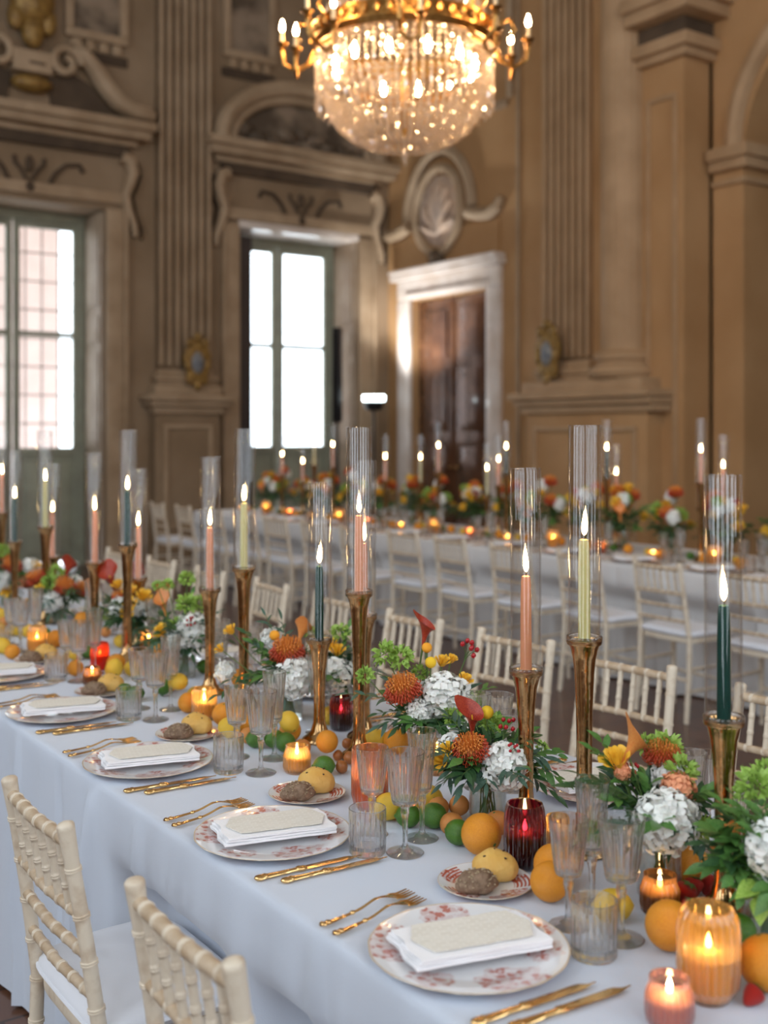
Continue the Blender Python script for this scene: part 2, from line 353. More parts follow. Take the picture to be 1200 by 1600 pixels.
# wall with windows to the left of the tables, and the wall behind the camera
def window_wall(name, along, fixed, lo, hi, cs):
    mb = MB(); e = sorted(cs); prev = lo
    def seg(a, b, z0, z1):
        if along == 'y': mb.bb(fixed-.35, fixed, a, b, z0, z1)
        else: mb.bb(a, b, fixed-.35, fixed, z0, z1)
    for c in e: seg(prev, c-1.0, 0, ROOM_Z); seg(c-1.0, c+1.0, 8.4, ROOM_Z); seg(c-1.0, c+1.0, 0, 2.0); prev = c+1.0
    seg(prev, hi, 0, ROOM_Z)
    return struct(O(name, mb.mesh(name, M['plaster'])))
window_wall('wall_left', 'y', -4.05, -4.7, YE, LEFT_WIN_Y)
window_wall('wall_back', 'x', -4.35, -4.05, XS+3.4, BACK_WIN_X)
def plain_window(n, loc, rz):
    e = struct(O('window_%d' % n, None, None, loc, (0, 0, rz)))
    f = MB(); f.bb(-1, -.92, -.04, .04, 2.0, 8.4).bb(.92, 1, -.04, .04, 2.0, 8.4).bb(-.92, .92, -.04, .04, 2.0, 2.1).bb(-.92, .92, -.04, .04, 8.3, 8.4).bb(-.04, .04, -.035, .035, 2.1, 8.3)
    for z in (4.5, 6.4): f.bb(-.92, .92, -.03, .03, z, z+.06)
    part('window_frame', f, M['winframe'], e)
    return e
k = 3
for y in LEFT_WIN_Y: plain_window(k, (-4.22, y, 0), pi/2); k += 1
for x in BACK_WIN_X: plain_window(k, (x, -4.52, 0), 0); k += 1

# ---- windows 1 and 2 of the end wall: casements with solid lower panels, panelled shutters folded in the reveals
def casement(n, w):
    e = struct(O('window_%d' % n, None, None, ((w[0]+w[1])/2, YE, 0)))
    hw = (w[1]-w[0])/2; y = .62; z0, z1 = 1.42, WTOP-.12
    f = MB()
    f.bb(-hw, -hw+.12, y-.05, y+.06, 0, z1+.12).bb(hw-.12, hw, y-.05, y+.06, 0, z1+.12).bb(-hw+.12, hw-.12, y-.05, y+.06, z1, z1+.12)
    part('window_frame', f, M['winframe'], e, bevel=.008)
    for s in (-1, 1):
        g = MB(); a, b = sorted((s*.012, s*(hw-.125)))
        i0, i1 = (a+.07, b-.05) if s > 0 else (a+.05, b-.07)
        g.bb(a, i0, y-.04, y+.03, .04, z1-.005).bb(i1, b, y-.04, y+.03, .04, z1-.005).bb(i0, i1, y-.04, y+.03, z1-.08, z1-.005)
        g.bb(i0, i1, y-.04, y+.03, z0-.1, z0).bb(i0, i1, y-.035, y+.025, 2.74, 2.80).bb(i0, i1, y-.015, y+.01, .06, z0-.1)
        c = part('casement', g, M['winframe'], e, bevel=.006)
        for za, zb in ((z0, 2.74), (2.80, z1-.08)):
            part('pane', MB().bb(i0+.001, i1-.001, y-.004, y, za+.001, zb-.001), M['pane'], c)
        part('lower_panel', MB().bb(i0+.06, i1-.06, y-.045, y-.016, .16, z0-.2), M['winframe'], c, bevel=.012)
    for s in (-1, 1):                                  # panelled shutter lining the reveal
        sh = part('shutter', MB().bb(s*hw-s*.004, s*(hw-.045), .03, y-.07, .0, WTOP-.03), M['shutter'], e, bevel=.006)
        for za, zb in ((.2, 1.3), (1.42, 2.55), (2.66, 2.98), (3.1, 4.05)):
            part('shutter_panel', MB().bb(s*(hw-.046), s*(hw-.062), .09, y-.13, za, zb), M['shutter'], sh, bevel=.006)
    return e
w1 = casement(1, W1); w2 = casement(2, W2)
part('shutter', MB().bb(-.80, -.50, .40, .445, .02, WTOP-.05), M['shutter_dark'], w2, bevel=.006)       # a darker leaf half closed
part('lintel_soffit', MB().bb(-.905, .905, -.03, .50, WTOP-.03, WTOP+.06), M['marble'], w2, bevel=.01)
g = MB()                                                # iron bars outside the first window
for i in range(9): x = -.8+i*.2; g.bb(x-.008, x+.008, .76, .776, 0.2, WTOP)
for i in range(12): z = .35+i*.34; g.bb(-.9, .9, .74, .756, z-.008, z+.008)
part('window_grille', g, M['iron'], w1)
fa = tag(O('building_facade', MB().bb(2.2, 6.05, 17.5, 18.2, -4, 9).mesh('building_facade', M['brickwall'])), 'pink plastered facade of the house across the street, seen through the barred window', 'building')

# ---- mouldings of the end wall
def run(mb, x0, x1, yface, steps):                      # stacked horizontal mouldings: (z0,z1,projection)
    for z0, z1, p in steps: mb.bb(x0-p*.8, x1+p*.8, yface-p, yface+.001, z0, z1)
    return mb
def pilaster_end(xc, hw):
    pr = .14
    p = MB(); nfl = 6; fw = 2*hw/(nfl*2+1)
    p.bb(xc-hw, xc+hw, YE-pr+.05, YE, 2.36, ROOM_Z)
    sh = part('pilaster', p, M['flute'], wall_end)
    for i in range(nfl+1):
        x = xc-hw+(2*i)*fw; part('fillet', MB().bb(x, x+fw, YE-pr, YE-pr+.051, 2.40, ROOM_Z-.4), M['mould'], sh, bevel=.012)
    b = MB()
    for z0, z1, e in ((2.30, 2.36, .03), (2.22, 2.30, .07), (2.17, 2.22, .05), (2.05, 2.17, .10)): b.bb(xc-hw-e, xc+hw+e, YE-pr-e, YE, z0, z1)
    part('pilaster_base', b, M['mould'], wall_end, bevel=.02)
    q = MB()
    for z0, z1, e in ((1.98, 2.05, .22), (1.91, 1.98, .17), (1.83, 1.91, .11)): q.bb(xc-hw-e, xc+hw+e, YE-pr-e, YE, z0, z1)
    part('pedestal_cornice', q, M['mould'], wall_end, bevel=.012)
    d = MB(); d.bb(xc-hw-.08, xc+hw+.08, YE-pr-.06, YE, .25, 1.83); d.bb(xc-hw-.14, xc+hw+.14, YE-pr-.14, YE, 0, .25)
    pd = part('pedestal', d, M['plaster'], wall_end, bevel=.01)
    f = MB(); x0, x1, z0, z1, y = xc-hw+.02, xc+hw-.02, .45, 1.70, YE-pr-.06
    for a in ((x0, x1, z1-.05, z1), (x0, x1, z0, z0+.05), (x0, x0+.05, z0+.05, z1-.05), (x1-.05, x1, z0+.05, z1-.05)): f.bb(a[0], a[1], y-.03, y+.001, a[2], a[3])
    part('panel_frame', f, M['mould'], pd, bevel=.01)
def cartouche(name, c, nrm, label):
    t = thing(name, label, 'wall crest', c, atan2(nrm[1], nrm[0])+pi/2)     # local -y faces the room
    out = []
    for i in range(40):
        a = 2*pi*i/40; r = 1+.10*sin(5*a)+.06*cos(8*a); out.append((.17*r*cos(a), .29*r*sin(a)*(1.0 if sin(a) < 0 else 1.08)))
    m = MB(); m.prism(out, 'y', -.05, 0); part('gilt_frame', m, M['gilt'], t, bevel=.012)
    m = MB(); m.ell((0, -.045, 0), (.085, .04, .135), 16, 8); part('shield', m, M['crest'], t)
    for c_, r_ in (((0, -.05, .31), (.06, .04, .05)), ((-.1, -.05, .24), (.05, .03, .05)), ((.1, -.05, .24), (.05, .03, .05)), ((-.13, -.05, -.02), (.04, .03, .09)), ((.13, -.05, -.02), (.04, .03, .09)), ((0, -.05, -.27), (.05, .03, .07))):
        part('gilt_scroll', MB().ell(c_, r_, 10, 6), M['gilt'], t)
    return t
pilaster_end(5.90, .34)
pilaster_end(2.2, .34)
cartouche('gilt_cartouche', (5.97, YE-.27, 2.44), (0, -1), 'gilt oval crest with blue-grey shield on the pilaster between the two windows')
def spiral(cx, cz, r0, r1, a0, turns, n=36):
    return [(cx+(r0+(r1-r0)*i/n)*cos(a0+turns*2*pi*i/n), cz+(r0+(r1-r0)*i/n)*sin(a0+turns*2*pi*i/n)) for i in range(n+1)]
def aedicule(w, kind):
    c = (w[0]+w[1])/2; hw = (w[1]-w[0])/2
    # architrave around the opening
    a = MB(); a.bb(w[0]-.20, w[0], YE-.05, YE+.001, 0, WTOP).bb(w[1], w[1]+.20, YE-.05, YE+.001, 0, WTOP).bb(w[0]-.20, w[1]+.20, YE-.05, YE+.001, WTOP+.065, WTOP+.2)
    a.bb(w[0]-.25, w[0]-.20, YE-.09, YE+.001, 0, WTOP+.2).bb(w[1]+.20, w[1]+.25, YE-.09, YE+.001, 0, WTOP+.2)
    part('window_surround', a, M['mould'], wall_end, bevel=.012)
    e = MB(); run(e, c-hw-.28, c+hw+.28, YE, ((5.14, 5.24, .30), (5.04, 5.14, .24), (4.97, 5.04, .10)))
    part('window_cornice', e, M['mould'], wall_end, bevel=.015)
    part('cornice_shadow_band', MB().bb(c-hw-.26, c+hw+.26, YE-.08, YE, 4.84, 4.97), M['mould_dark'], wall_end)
    for s in (-1, 1):                                   # scroll consoles
        pts = [(0, 4.84), (.10, 4.80), (.14, 4.66), (.10, 4.52), (.05, 4.40), (.09, 4.22), (.16, 4.05), (.17, 3.92)]
        m = MB(); m.tube([(c+s*(hw+.17+p), YE-.06, z) for p, z in pts], [.10, .11, .10, .085, .075, .065, .06, .04], 8, flat=.8); part('console', m, M['mould'], wall_end)
        m = MB(); m.tube([(c+s*(hw+.27+p), YE-.012, z-.02) for p, z in pts], [.09, .10, .10, .08, .07, .06, .06, .04], 6, flat=.2); part('console_outline', m, M['mould_dark'], wall_end)
    g = MB()                                            # garland relief over the opening
    for s in (-1, 1):
        g.tube([(c+s*x, YE-.02, z) for x, z in ((.02, 4.40), (.10, 4.34), (.22, 4.40), (.30, 4.55), (.42, 4.66), (.58, 4.68), (.62, 4.60))], .028, 6)
        g.tube([(c+s*x, YE-.02, z) for x, z in ((.03, 4.45), (.10, 4.56), (.16, 4.62), (.17, 4.70))], .024, 6)
    g.ell((c, YE-.02, 4.36), (.07, .05, .08), 8, 6); g.ell((c, YE-.02, 4.62), (.05, .04, .1), 8, 6)
    part('garland_relief', g, M['mould_dark'], wall_end)
    if kind == 'swan':
        for s in (-1, 1):
            sp = spiral(c+s*.38, 5.80, .03, .19, pi if s > 0 else 0, -1.5*s)
            body = [(c+s*x, z) for x, z in ((.46, 5.97), (.60, 5.93), (.72, 5.80), (.85, 5.62), (1.0, 5.47), (1.2, 5.38), (1.45, 5.36))]
            m = MB(); m.tube([(x, YE-.12, z) for x, z in sp[6:]], .045, 8); part('volute', m, M['mould'], wall_end)
            m = MB(); m.tube([(x, YE-.12, z) for x, z in body], [.06, .09, .11, .12, .12, .10, .07], 8, flat=.9); part('swan_neck', m, M['mould'], wall_end)
            m = MB(); m.tube([(x-s*.05, YE-.19, z+.06) for x, z in body], .022, 6); part('swan_neck_fillet', m, M['mould'], wall_end)
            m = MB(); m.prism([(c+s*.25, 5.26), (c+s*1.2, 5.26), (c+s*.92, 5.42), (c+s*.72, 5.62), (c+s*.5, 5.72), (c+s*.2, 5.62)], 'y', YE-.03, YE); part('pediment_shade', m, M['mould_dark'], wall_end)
        m = MB(); m.bb(c-.22, c+.22, YE-.16, YE, 5.62, 5.86); part('tablet', m, M['mould'], wall_end, bevel=.015)
        m = MB(); m.bb(c-.04, c+.14, YE-.165, YE-.15, 5.71, 5.74); part('tablet_slot', m, M['mould_dark'], wall_end)
        m = MB(); m.ell((c, YE-.1, 5.50), (.24, .12, .10), 14, 8); part('gilt_gadroon', m, M['gilt'], wall_end)
        m = MB(); m.ell((c, YE-.12, 6.42), (.26, .16, .28), 14, 8); m.ell((c, YE-.14, 6.08), (.13, .10, .20), 10, 6); m.ell((c, YE-.24, 6.36), (.05, .06, .1), 8, 6)
        for s in (-1, 1): m.ell((c+s*.18, YE-.12, 6.22), (.10, .08, .16), 8, 6); m.ell((c+s*.10, YE-.22, 6.46), (.06, .04, .04), 8, 6); m.ell((c+s*.22, YE-.12, 6.62), (.12, .08, .12), 8, 6)
        part('gilt_mask', m, M['gilt'], wall_end)
    else:
        R, H = hw+.28, .78
        arc = [(c+R*cos(pi*i/24), 5.26+H*sin(pi*i/24)) for i in range(25)]
        m = MB(); m.tube([(x, YE-.10, z) for x, z in arc], .11, 8); part('segmental_pediment', m, M['mould'], wall_end)
        m = MB(); m.tube([(c+(x-c)*.86, YE-.07, 5.26+(z-5.26)*.82) for x, z in arc], .06, 8); part('inner_archivolt', m, M['mould'], wall_end)
        m = MB(); m.prism([(c+(x-c)*.84, 5.26+(z-5.26)*.80) for x, z in arc], 'y', YE-.02, YE); part('tympanum', m, M['fresco'], wall_end)
        m = MB()
        for i in range(9):
            t = i/8-.5; m.ell((c+t*1.7, YE-.05, 5.34+.16*cos(t*5)**2), (.15, .06, .09), 8, 6)
        part('tympanum_relief', m, M['fresco'], wall_end)
aedicule(W1, 'swan'); aedicule(W2, 'arch')
def upper_panel(x0, x1, z0, z1):
    f = MB(); y = YE
    for a in ((x0, x1, z1-.1, z1), (x0, x1, z0, z0+.1), (x0, x0+.1, z0+.1, z1-.1), (x1-.1, x1, z0+.1, z1-.1)): f.bb(a[0], a[1], y-.07, y+.001, a[2], a[3])
    q = part('upper_panel_frame', f, M['mould'], wall_end, bevel=.015)
    part('upper_panel', MB().bb(x0+.1, x1-.1, y-.02, y, z0+.1, z1-.1), M['fresco'], q)
    n = 4
    for i in range(n): x = x0+.06+(x1-x0-.12)*(i+.5)/n; part('dentil', MB().bb(x-.05, x+.05, y-.06, y, z0-.13, z0-.01), M['mould'], q, bevel=.01)
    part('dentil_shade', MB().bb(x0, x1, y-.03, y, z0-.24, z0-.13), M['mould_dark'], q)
upper_panel(4.44, 5.2, 6.15, 7.6); upper_panel(2.9, 3.66, 6.15, 7.6); upper_panel(6.45, 7.2, 6.3, 7.8); upper_panel(7.95, 8.7, 6.3, 7.8)

# ---- door wall
DY0, DY1, DZ = 10.56, 12.14, 3.37
mb = MB(); mb.bb(XS, XS+.6, DY1, YE, 0, ROOM_Z).bb(XS, XS+.6, 7.2, DY0, 0, ROOM_Z).bb(XS, XS+.6, DY0, DY1, DZ, ROOM_Z).bb(XS+.45, XS+.6, DY0, DY1, 0, DZ)
wall_right = struct(O('wall_right', mb.mesh('wall_right', M['plaster_warm'])))
d = struct(O('door_1', None, None, (XS, (DY0+DY1)/2, 0)))
hw = (DY1-DY0)/2
f = MB()
for y0, y1, z0, z1, p in ((-hw-.26, -hw, 0, DZ, .07), (hw, hw+.26, 0, DZ, .07), (-hw-.26, hw+.26, DZ, DZ+.26, .07), (-hw-.32, hw+.32, DZ+.26, DZ+.34, .16), (-hw-.30, hw+.30, DZ+.34, DZ+.40, .20), (-hw-.06, hw+.06, DZ+.02, DZ+.08, .11)):
    f.bb(-p, .001, y0, y1, z0, z1)
part('door_frame', f, M['marble'], d, bevel=.02)
for s in (-1, 1):
    a, b = sorted((s*.008, s*(hw-.005)))
    lf = part('door_leaf', MB().bb(.10, .16, a, b, .02, DZ-.005), M['door'], d, bevel=.006)
    for z0, z1 in ((.18, 1.42), (1.62, 2.42), (2.58, 3.2)):
        q = part('door_panel', MB().bb(.075, .101, a+.15, b-.13, z0, z1), M['door'], lf, bevel=.02)
    m = MB(); m.ell((.07, s*.07, 1.15), (.035, .03, .03), 10, 6); part('door_knob', m, M['brass'], lf)
# medallion over the door
mc = PX(690, 330, XS); cy, cz = mc.y, mc.z
m = MB(); m.prism([(cy+.40*cos(2*pi*i/32), cz+.46*sin(2*pi*i/32)) for i in range(32)], 'x', XS-.05, XS); med = part('medallion', m, M['shell'], wall_right, bevel=.02)
m = MB(); m.tube([(XS-.06, cy+.47*cos(2*pi*i/36), cz+.55*sin(2*pi*i/36)) for i in range(37)], .06, 8, caps=False); part('medallion_ring', m, M['mould'], wall_right)
for i in range(7):
    a = pi*(i+.5)/7; m = MB(); m.tube([(XS-.06, cy, cz-.3), (XS-.09, cy+.2*cos(a), cz-.3+.36*sin(a)), (XS-.06, cy+.34*cos(a), cz-.3+.62*sin(a))], [.04, .07, .05], 8, flat=.7); part('shell_rib', m, M['shell'], med)
m = MB(); m.tube([(XS-.05, cy+.68*cos(pi*i/20), cz-.05+.82*sin(pi*i/20)) for i in range(21)], .07, 8); part('medallion_arch', m, M['mould'], wall_right)
for s in (-1, 1):
    m = MB(); m.tube([(XS-.08, cy+s*y, z) for y, z in ((.62, cz-.12), (.80, cz-.17), (1.02, cz-.2), (1.2, cz-.14), (1.26, cz-.04))], [.08, .085, .08, .07, .05], 8); part('wing_scroll', m, M['mould'], wall_right)
m = MB(); m.ell((XS-.08, cy, cz-.62), (.10, .14, .13), 10, 8); part('medallion_drop', m, M['mould_dark'], wall_right)
m = MB(); m.bb(XS-.03, XS, cy-1.15, cy+1.15, DZ+.42, cz-.28); part('overdoor_frieze', m, M['plaster_warm'], wall_right)
for y0, y1 in ((10.0, 10.05), (9.35, 9.40)): part('wall_strip', MB().bb(XS-.03, XS, y0, y1, 1.2, 8.5), M['mould'], wall_right, bevel=.01)
part('upper_panel_frame', MB().bb(XS-.06, XS, 10.1, 10.2, 5.6, 8.2).bb(XS-.06, XS, 12.2, 12.3, 5.6, 8.2).bb(XS-.06, XS, 10.2, 12.2, 5.5, 5.6), M['mould'], wall_right, bevel=.015)
# pier with a fluted pilaster and an engaged column
XP = 8.55
mb = MB(); mb.bb(XP+.06, XS+.01, 7.782, 9.16, 2.0, ROOM_Z); pier = struct(O('wall_pier', mb.mesh('wall_pier', M['plaster_warm'])))
p = MB(); y0, y1 = 8.44, 9.15; n = 6; fw = (y1-y0)/(2*n+1)
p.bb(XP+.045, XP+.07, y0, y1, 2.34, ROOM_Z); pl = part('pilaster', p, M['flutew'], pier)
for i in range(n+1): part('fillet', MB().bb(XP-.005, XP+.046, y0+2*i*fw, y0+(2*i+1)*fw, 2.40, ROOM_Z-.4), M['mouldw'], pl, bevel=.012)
cc = (XP+.06, 8.0)
def flute(r, z, a, i): return r*(1-.035*(.5+.5*cos(22*a))) if i in (0, 1) else r
m = MB(); m.lathe([(.235, 2.42), (.235, ROOM_Z-.3)], 88, flute, (cc[0], cc[1], 0)); part('engaged_column', m, M['mouldw'], pier)
m = MB(); m.lathe([(.25, 2.14), (.33, 2.15), (.36, 2.20), (.33, 2.26), (.28, 2.28), (.27, 2.31), (.30, 2.33), (.31, 2.37), (.28, 2.41), (.235, 2.43)], 36, None, (cc[0], cc[1], 0)); part('column_base', m, M['mouldw'], pier)
b = MB()
for z0, z1, e in ((2.29, 2.36, .03), (2.21, 2.29, .07), (2.14, 2.21, .05)): b.bb(XP-e, XS, y0-e, y1+e, z0, z1)
b.bb(XP-.22, XS, 7.52, y1+.10, 2.02, 2.14)
part('pilaster_base', b, M['mouldw'], pier, bevel=.018)
q = MB()
for z0, z1, e in ((1.95, 2.02, .28), (1.88, 1.95, .22), (1.80, 1.88, .16)): q.bb(XP-e-.05, XS, 7.46-e*.4, y1+e*.8, z0, z1)
part('pedestal_cornice', q, M['mouldw'], pier, bevel=.012)
dd = MB(); dd.bb(XP-.16, XS, 7.50, y1+.06, .25, 1.80); dd.bb(XP-.26, XS, 7.44, y1+.12, 0, .25); pd = part('pedestal', dd, M['plaster_warm'], pier, bevel=.01)
for ya, yb in ((7.62, 8.28), (8.42, 9.10)):
    f = MB(); z0, z1, x = .5, 1.66, XP-.16
    for a in ((ya, yb, z1-.05, z1), (ya, yb, z0, z0+.05), (ya, ya+.05, z0+.05, z1-.05), (yb-.05, yb, z0+.05, z1-.05)): f.bb(x-.03, x+.001, a[0], a[1], a[2], a[3])
    part('panel_frame', f, M['mouldw'], pd, bevel=.01)
cartouche('gilt_cartouche', (XP-.16, 8.86, 2.44), (-1, 0), 'gilt oval crest with dark shield on the pier beside the walnut door')
# projecting block with cornice, then an arcade pier with impost and a deep arched bay
blk = struct(O('wall_block', MB().bb(8.62, 9.6, 7.24, 7.78, 0, ROOM_Z).mesh('wall_block', M['plaster_warm'])))
e = MB()
for z0, z1, pr in ((5.72, 5.86, .30), (5.60, 5.72, .24), (5.30, 5.42, .14), (5.22, 5.30, .08)): e.bb(8.62-pr, 9.05, 7.24-pr, 7.80, z0, z1)
part('block_cornice', e, M['mouldw'], blk, bevel=.015)
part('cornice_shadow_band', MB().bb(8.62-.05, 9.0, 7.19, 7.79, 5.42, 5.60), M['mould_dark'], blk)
f = MB()
for a in ((7.32, 7.37, .8, 4.9), (7.66, 7.71, .8, 4.9)): f.bb(8.60, 8.621, a[0], a[1], a[2], a[3])
f.bb(8.60, 8.621, 7.37, 7.66, 4.85, 4.9)
part('panel_frame', f, M['mouldw'], blk, bevel=.006)
XB = 9.0
def arched_wall(y_lo, y_hi, spring, zt):
    """a wall slab with a round-headed opening between y_lo and y_hi"""
    m = MB(); c = (y_lo+y_hi)/2; r = (y_hi-y_lo)/2; n = 20
    pts = [(c+r*cos(pi*i/n), spring+r*sin(pi*i/n)) for i in range(n+1)]
    for i in range(n):
        (a, za), (b, zb) = pts[i], pts[i+1]
        m.prism([(a, za), (b, zb), (b, zt), (a, zt)], 'x', XB, XB+.5)
    return m
mb = arched_wall(4.4, 6.84, 4.25, ROOM_Z); mb.bb(XB, XB+.5, 6.84, 7.24, 0, ROOM_Z).bb(XB, XB+.5, 4.0, 4.4, 0, ROOM_Z); ab = arched_wall(1.5, 4.0, 4.25, ROOM_Z); mb.add(ab.v, ab.f)
mb.bb(XB, XB+.5, -4.35, 1.5, 0, ROOM_Z)
arc = struct(O('wall_arcade', mb.mesh('wall_arcade', M['plaster_warm'])))
m = MB()
for z0, z1, pr in ((4.22, 4.34, .12), (4.12, 4.22, .08), (3.98, 4.04, .04)): m.bb(XB-pr, XB+.5, 6.84-pr, 7.20, z0, z1)
part('impost', m, M['mouldw'], arc, bevel=.012)
m = MB(); m.tube([(XB-.02, 5.62+1.32*cos(pi*i/24), 4.34+1.32*sin(pi*i/24)) for i in range(25)], .09, 8); part('archivolt', m, M['mouldw'], arc)
struct(O('wall_passage', MB().bb(12.0, 12.3, -4.35, YE, 0, ROOM_Z).bb(9.5, 12.0, 7.9, 8.2, 0, ROOM_Z).mesh('wall_passage', M['plaster_warm'])))

# ---- line-array speaker and LED uplight near the corner
sp = PY(527, 585, 12.1)
t = thing('line_array_speaker', 'slim black column loudspeaker on a thin pole beside the window', 'speaker', (sp.x, sp.y, 0), radians(20))
zt, zb = PY(527, 512, 12.1).z, PY(527, 660, 12.1).z
part('column_cabinet', MB().bb(-.045, .045, -.05, .05, zb, zt), M['black'], t, bevel=.012)
m = MB(); m.tube([(0, 0, .03), (0, 0, zb)], .02, 10); part('pole', m, M['black'], t)
m = MB(); m.bb(-.17, .17, -.2, .2, 0, .5); part('subwoofer', m, M['black'], t, bevel=.015)
up = PX(584, 622, 8.2)
t = thing('led_uplight', 'black uplighter on a stand with a bright white panel, in the room corner', 'lamp', (up.x, up.y, 0), radians(-35))
m = MB(); m.lathe([(.09, up.z-.16), (.12, up.z-.11), (.13, up.z-.05), (.10, up.z-.04)], 20); part('lamp_head', m, M['black'], t)
m = MB(); m.tube([(-.14, 0, up.z), (.14, 0, up.z)], .035, 12); part('light_panel', m, M['led'], t)
m = MB(); m.tube([(0, 0, .02), (0, 0, up.z-.12)], .02, 10); part('pole', m, M['black'], t)
m = MB()
for i in range(3): a = 2*pi*i/3; m.tube([(0, 0, .45), (.30*cos(a), .30*sin(a), .012)], .012, 8)
part('tripod', m, M['black'], t)
sl = bpy.data.lights.new('uplight_beam', 'SPOT'); sl.energy = 260; sl.spot_size = radians(95); sl.spot_blend = .6; sl.shadow_soft_size = .12; sl.color = (.95, .98, 1)
so = bpy.data.objects.new('uplight_beam', sl); COL.objects.link(so); so.parent = t; so.location = (0, 0, up.z+.06)
so.rotation_mode = 'QUATERNION'
so.rotation_quaternion = Quaternion((0, 0, 1), radians(35)) @ Vector((-.55, 0.05, -1)).to_track_quat('Z', 'Y')
# ================================================================== chandelier
CH = W(632, 7.3)
def chandelier():
    t = thing('crystal_chandelier', 'crystal basket chandelier with gilt ring and candle-bulb arms hanging over the aisle', 'chandelier', (CH[0], CH[1], 0))
    zr = 4.10; R = .57
    m = MB(); m.lathe([(R-.02, zr-.05), (R+.01, zr-.06), (R+.03, zr-.02), (R+.02, zr+.03), (R+.04, zr+.07), (R+.01, zr+.09), (R-.02, zr+.07)], 72, None, closed=True); part('gilt_ring', m, M['chgold'], t)
    m = MB(); n = 48
    for i in range(n):
        a = 2*pi*i/n; m.ell(((R+.03)*cos(a), (R+.03)*sin(a), zr+.03), (.02, .02, .035), 6, 4)
    part('ring_rosette', m, M['chgold'], t)['kind'] = 'stuff'
    m = MB(); m.lathe([(.33, 3.80), (.35, 3.79), (.36, 3.84), (.34, 3.86)], 48, None, closed=True); part('inner_ring', m, M['chgold'], t)
    m = MB(); m.tube([(0, 0, 3.5), (0, 0, 5.6)], .022, 10); m.lathe([(.02, 5.15), (.12, 5.18), (.16, 5.24), (.13, 5.3), (.05, 5.34)], 24); part('central_shaft', m, M['chgold'], t)
    m = MB(); z = 5.58; i = 0
    while z < ROOM_Z-.05:
        m.tube([(.022*cos(a)*(1 if i % 2 else 0), .022*cos(a)*(0 if i % 2 else 1), z+.04+.045*sin(a)) for a in [2*pi*q/10 for q in range(11)]], .006, 5, caps=False); z += .07; i += 1
    part('chain', m, M['chgold'], t)['kind'] = 'stuff'
    rq = random.Random(12)
    def bead(mb, p, r, h, a):                          # a faceted drop, hanging slightly askew
        q = Quaternion((rq.uniform(-1, 1), rq.uniform(-1, 1), 0), rq.uniform(-.5, .5)); P = Vector(p); n = 5
        vs = [P+q @ Vector((r*cos(a+2*pi*k/n), r*sin(a+2*pi*k/n), 0)) for k in range(n)]+[P+q @ Vector((0, 0, h)), P-q @ Vector((0, 0, h))]
        mb.add(vs, [(k, (k+1) % n, n) for k in range(n)]+[((k+1) % n, k, n+1) for k in range(n)])
    rnd = random.Random(3)
    m = MB()                                           # outer fringe
    for i in range(72):
        a = 2*pi*i/72; L = .27+.05*(i % 2)
        k = 0; z = zr-.08
        while z > zr-.08-L: bead(m, (R*cos(a), R*sin(a), z), .015, .017, rnd.random()*3); z -= .036
        bead(m, (R*cos(a), R*sin(a), z-.022), .013, .036, rnd.random()*3)
    part('crystal_fringe', m, M['bead'], t, ang=1)['kind'] = 'stuff'
    m = MB()                                           # basket
    prof = [(.535, 3.80), (.515, 3.72), (.48, 3.63), (.43, 3.56), (.36, 3.50), (.27, 3.455), (.18, 3.435), (.09, 3.43)]
    for i in range(60):
        a = 2*pi*i/60
        for j in range(len(prof)-1):
            for q in range(4):
                f = q/4; r = prof[j][0]*(1-f)+prof[j+1][0]*f; z = prof[j][1]*(1-f)+prof[j+1][1]*f
                if r < .3 and i % 2: continue
                bead(m, (r*cos(a), r*sin(a), z), .0145, .016, rnd.random()*3)
    part('crystal_basket', m, M['bead'], t, ang=1)['kind'] = 'stuff'
    m = MB()                                           # inner curtain
    for i in range(44):
        a = 2*pi*i/44; z = 3.80
        while z > 3.58: bead(m, (.345*cos(a), .345*sin(a), z), .015, .017, rnd.random()*3); z -= .036
        z = zr-.05
        while z > 3.88: bead(m, (.42*cos(a+.05), .42*sin(a+.05), z), .015, .017, rnd.random()*3); z -= .036
    part('crystal_inner_curtain', m, M['bead'], t, ang=1)['kind'] = 'stuff'
    m = MB()                                           # tent of chains above the ring
    for i in range(56):
        a = 2*pi*i/56
        for q in range(30):
            f = q/30; r = (R-.01)*(1-f)**1.25+.13*f; z = zr+.09+(5.2-zr-.09)*f
            bead(m, (r*cos(a), r*sin(a), z), .015, .019, rnd.random()*3)
    part('crystal_tent', m, M['bead'], t, ang=1)['kind'] = 'stuff'
    m = MB(); bead(m, (0, 0, 3.36), .02, .05, 0); part('crystal_pendant', m, M['bead'], t, ang=1)
    bulb = MB(); bulb.lathe([(.006, 0), (.013, .012), (.015, .028), (.010, .05), (.003, .07), (0.0001, .078)], 12); bulb = bulb.mesh('bulb', M['bulb'])
    sl = MB(); sl.lathe([(.013, 0), (.013, .085), (.006, .087)], 12); sl = sl.mesh('bulb_sleeve', M['candle_sleeve'])
    cup = MB(); cup.lathe([(.012, -.05), (.022, -.04), (.016, -.02), (.036, -.004), (.040, .004), (.03, .01)], 16); cup = cup.mesh('bobeche', M['chgold'])
    am = MB(); arm = [(R, 0, zr-.02), (R+.05, 0, zr-.12), (R+.13, 0, zr-.17), (R+.21, 0, zr-.12), (R+.225, 0, zr-.03)]
    am.tube(arm, [.018, .016, .014, .014, .016], 8)
    am.tube([(R+.02, 0, zr+.05), (R+.05, 0, zr+.13), (R+.11, 0, zr+.14), (R+.14, 0, zr+.07), (R+.10, 0, zr+.03)], .012, 8)
    am.tube([(R+.13, 0, zr-.17), (R+.12, .06, zr-.22), (R+.12, .11, zr-.19), (R+.12, .12, zr-.10)], [.013, .012, .012, .014], 8)
    am = am.mesh('arm', M['chgold'])
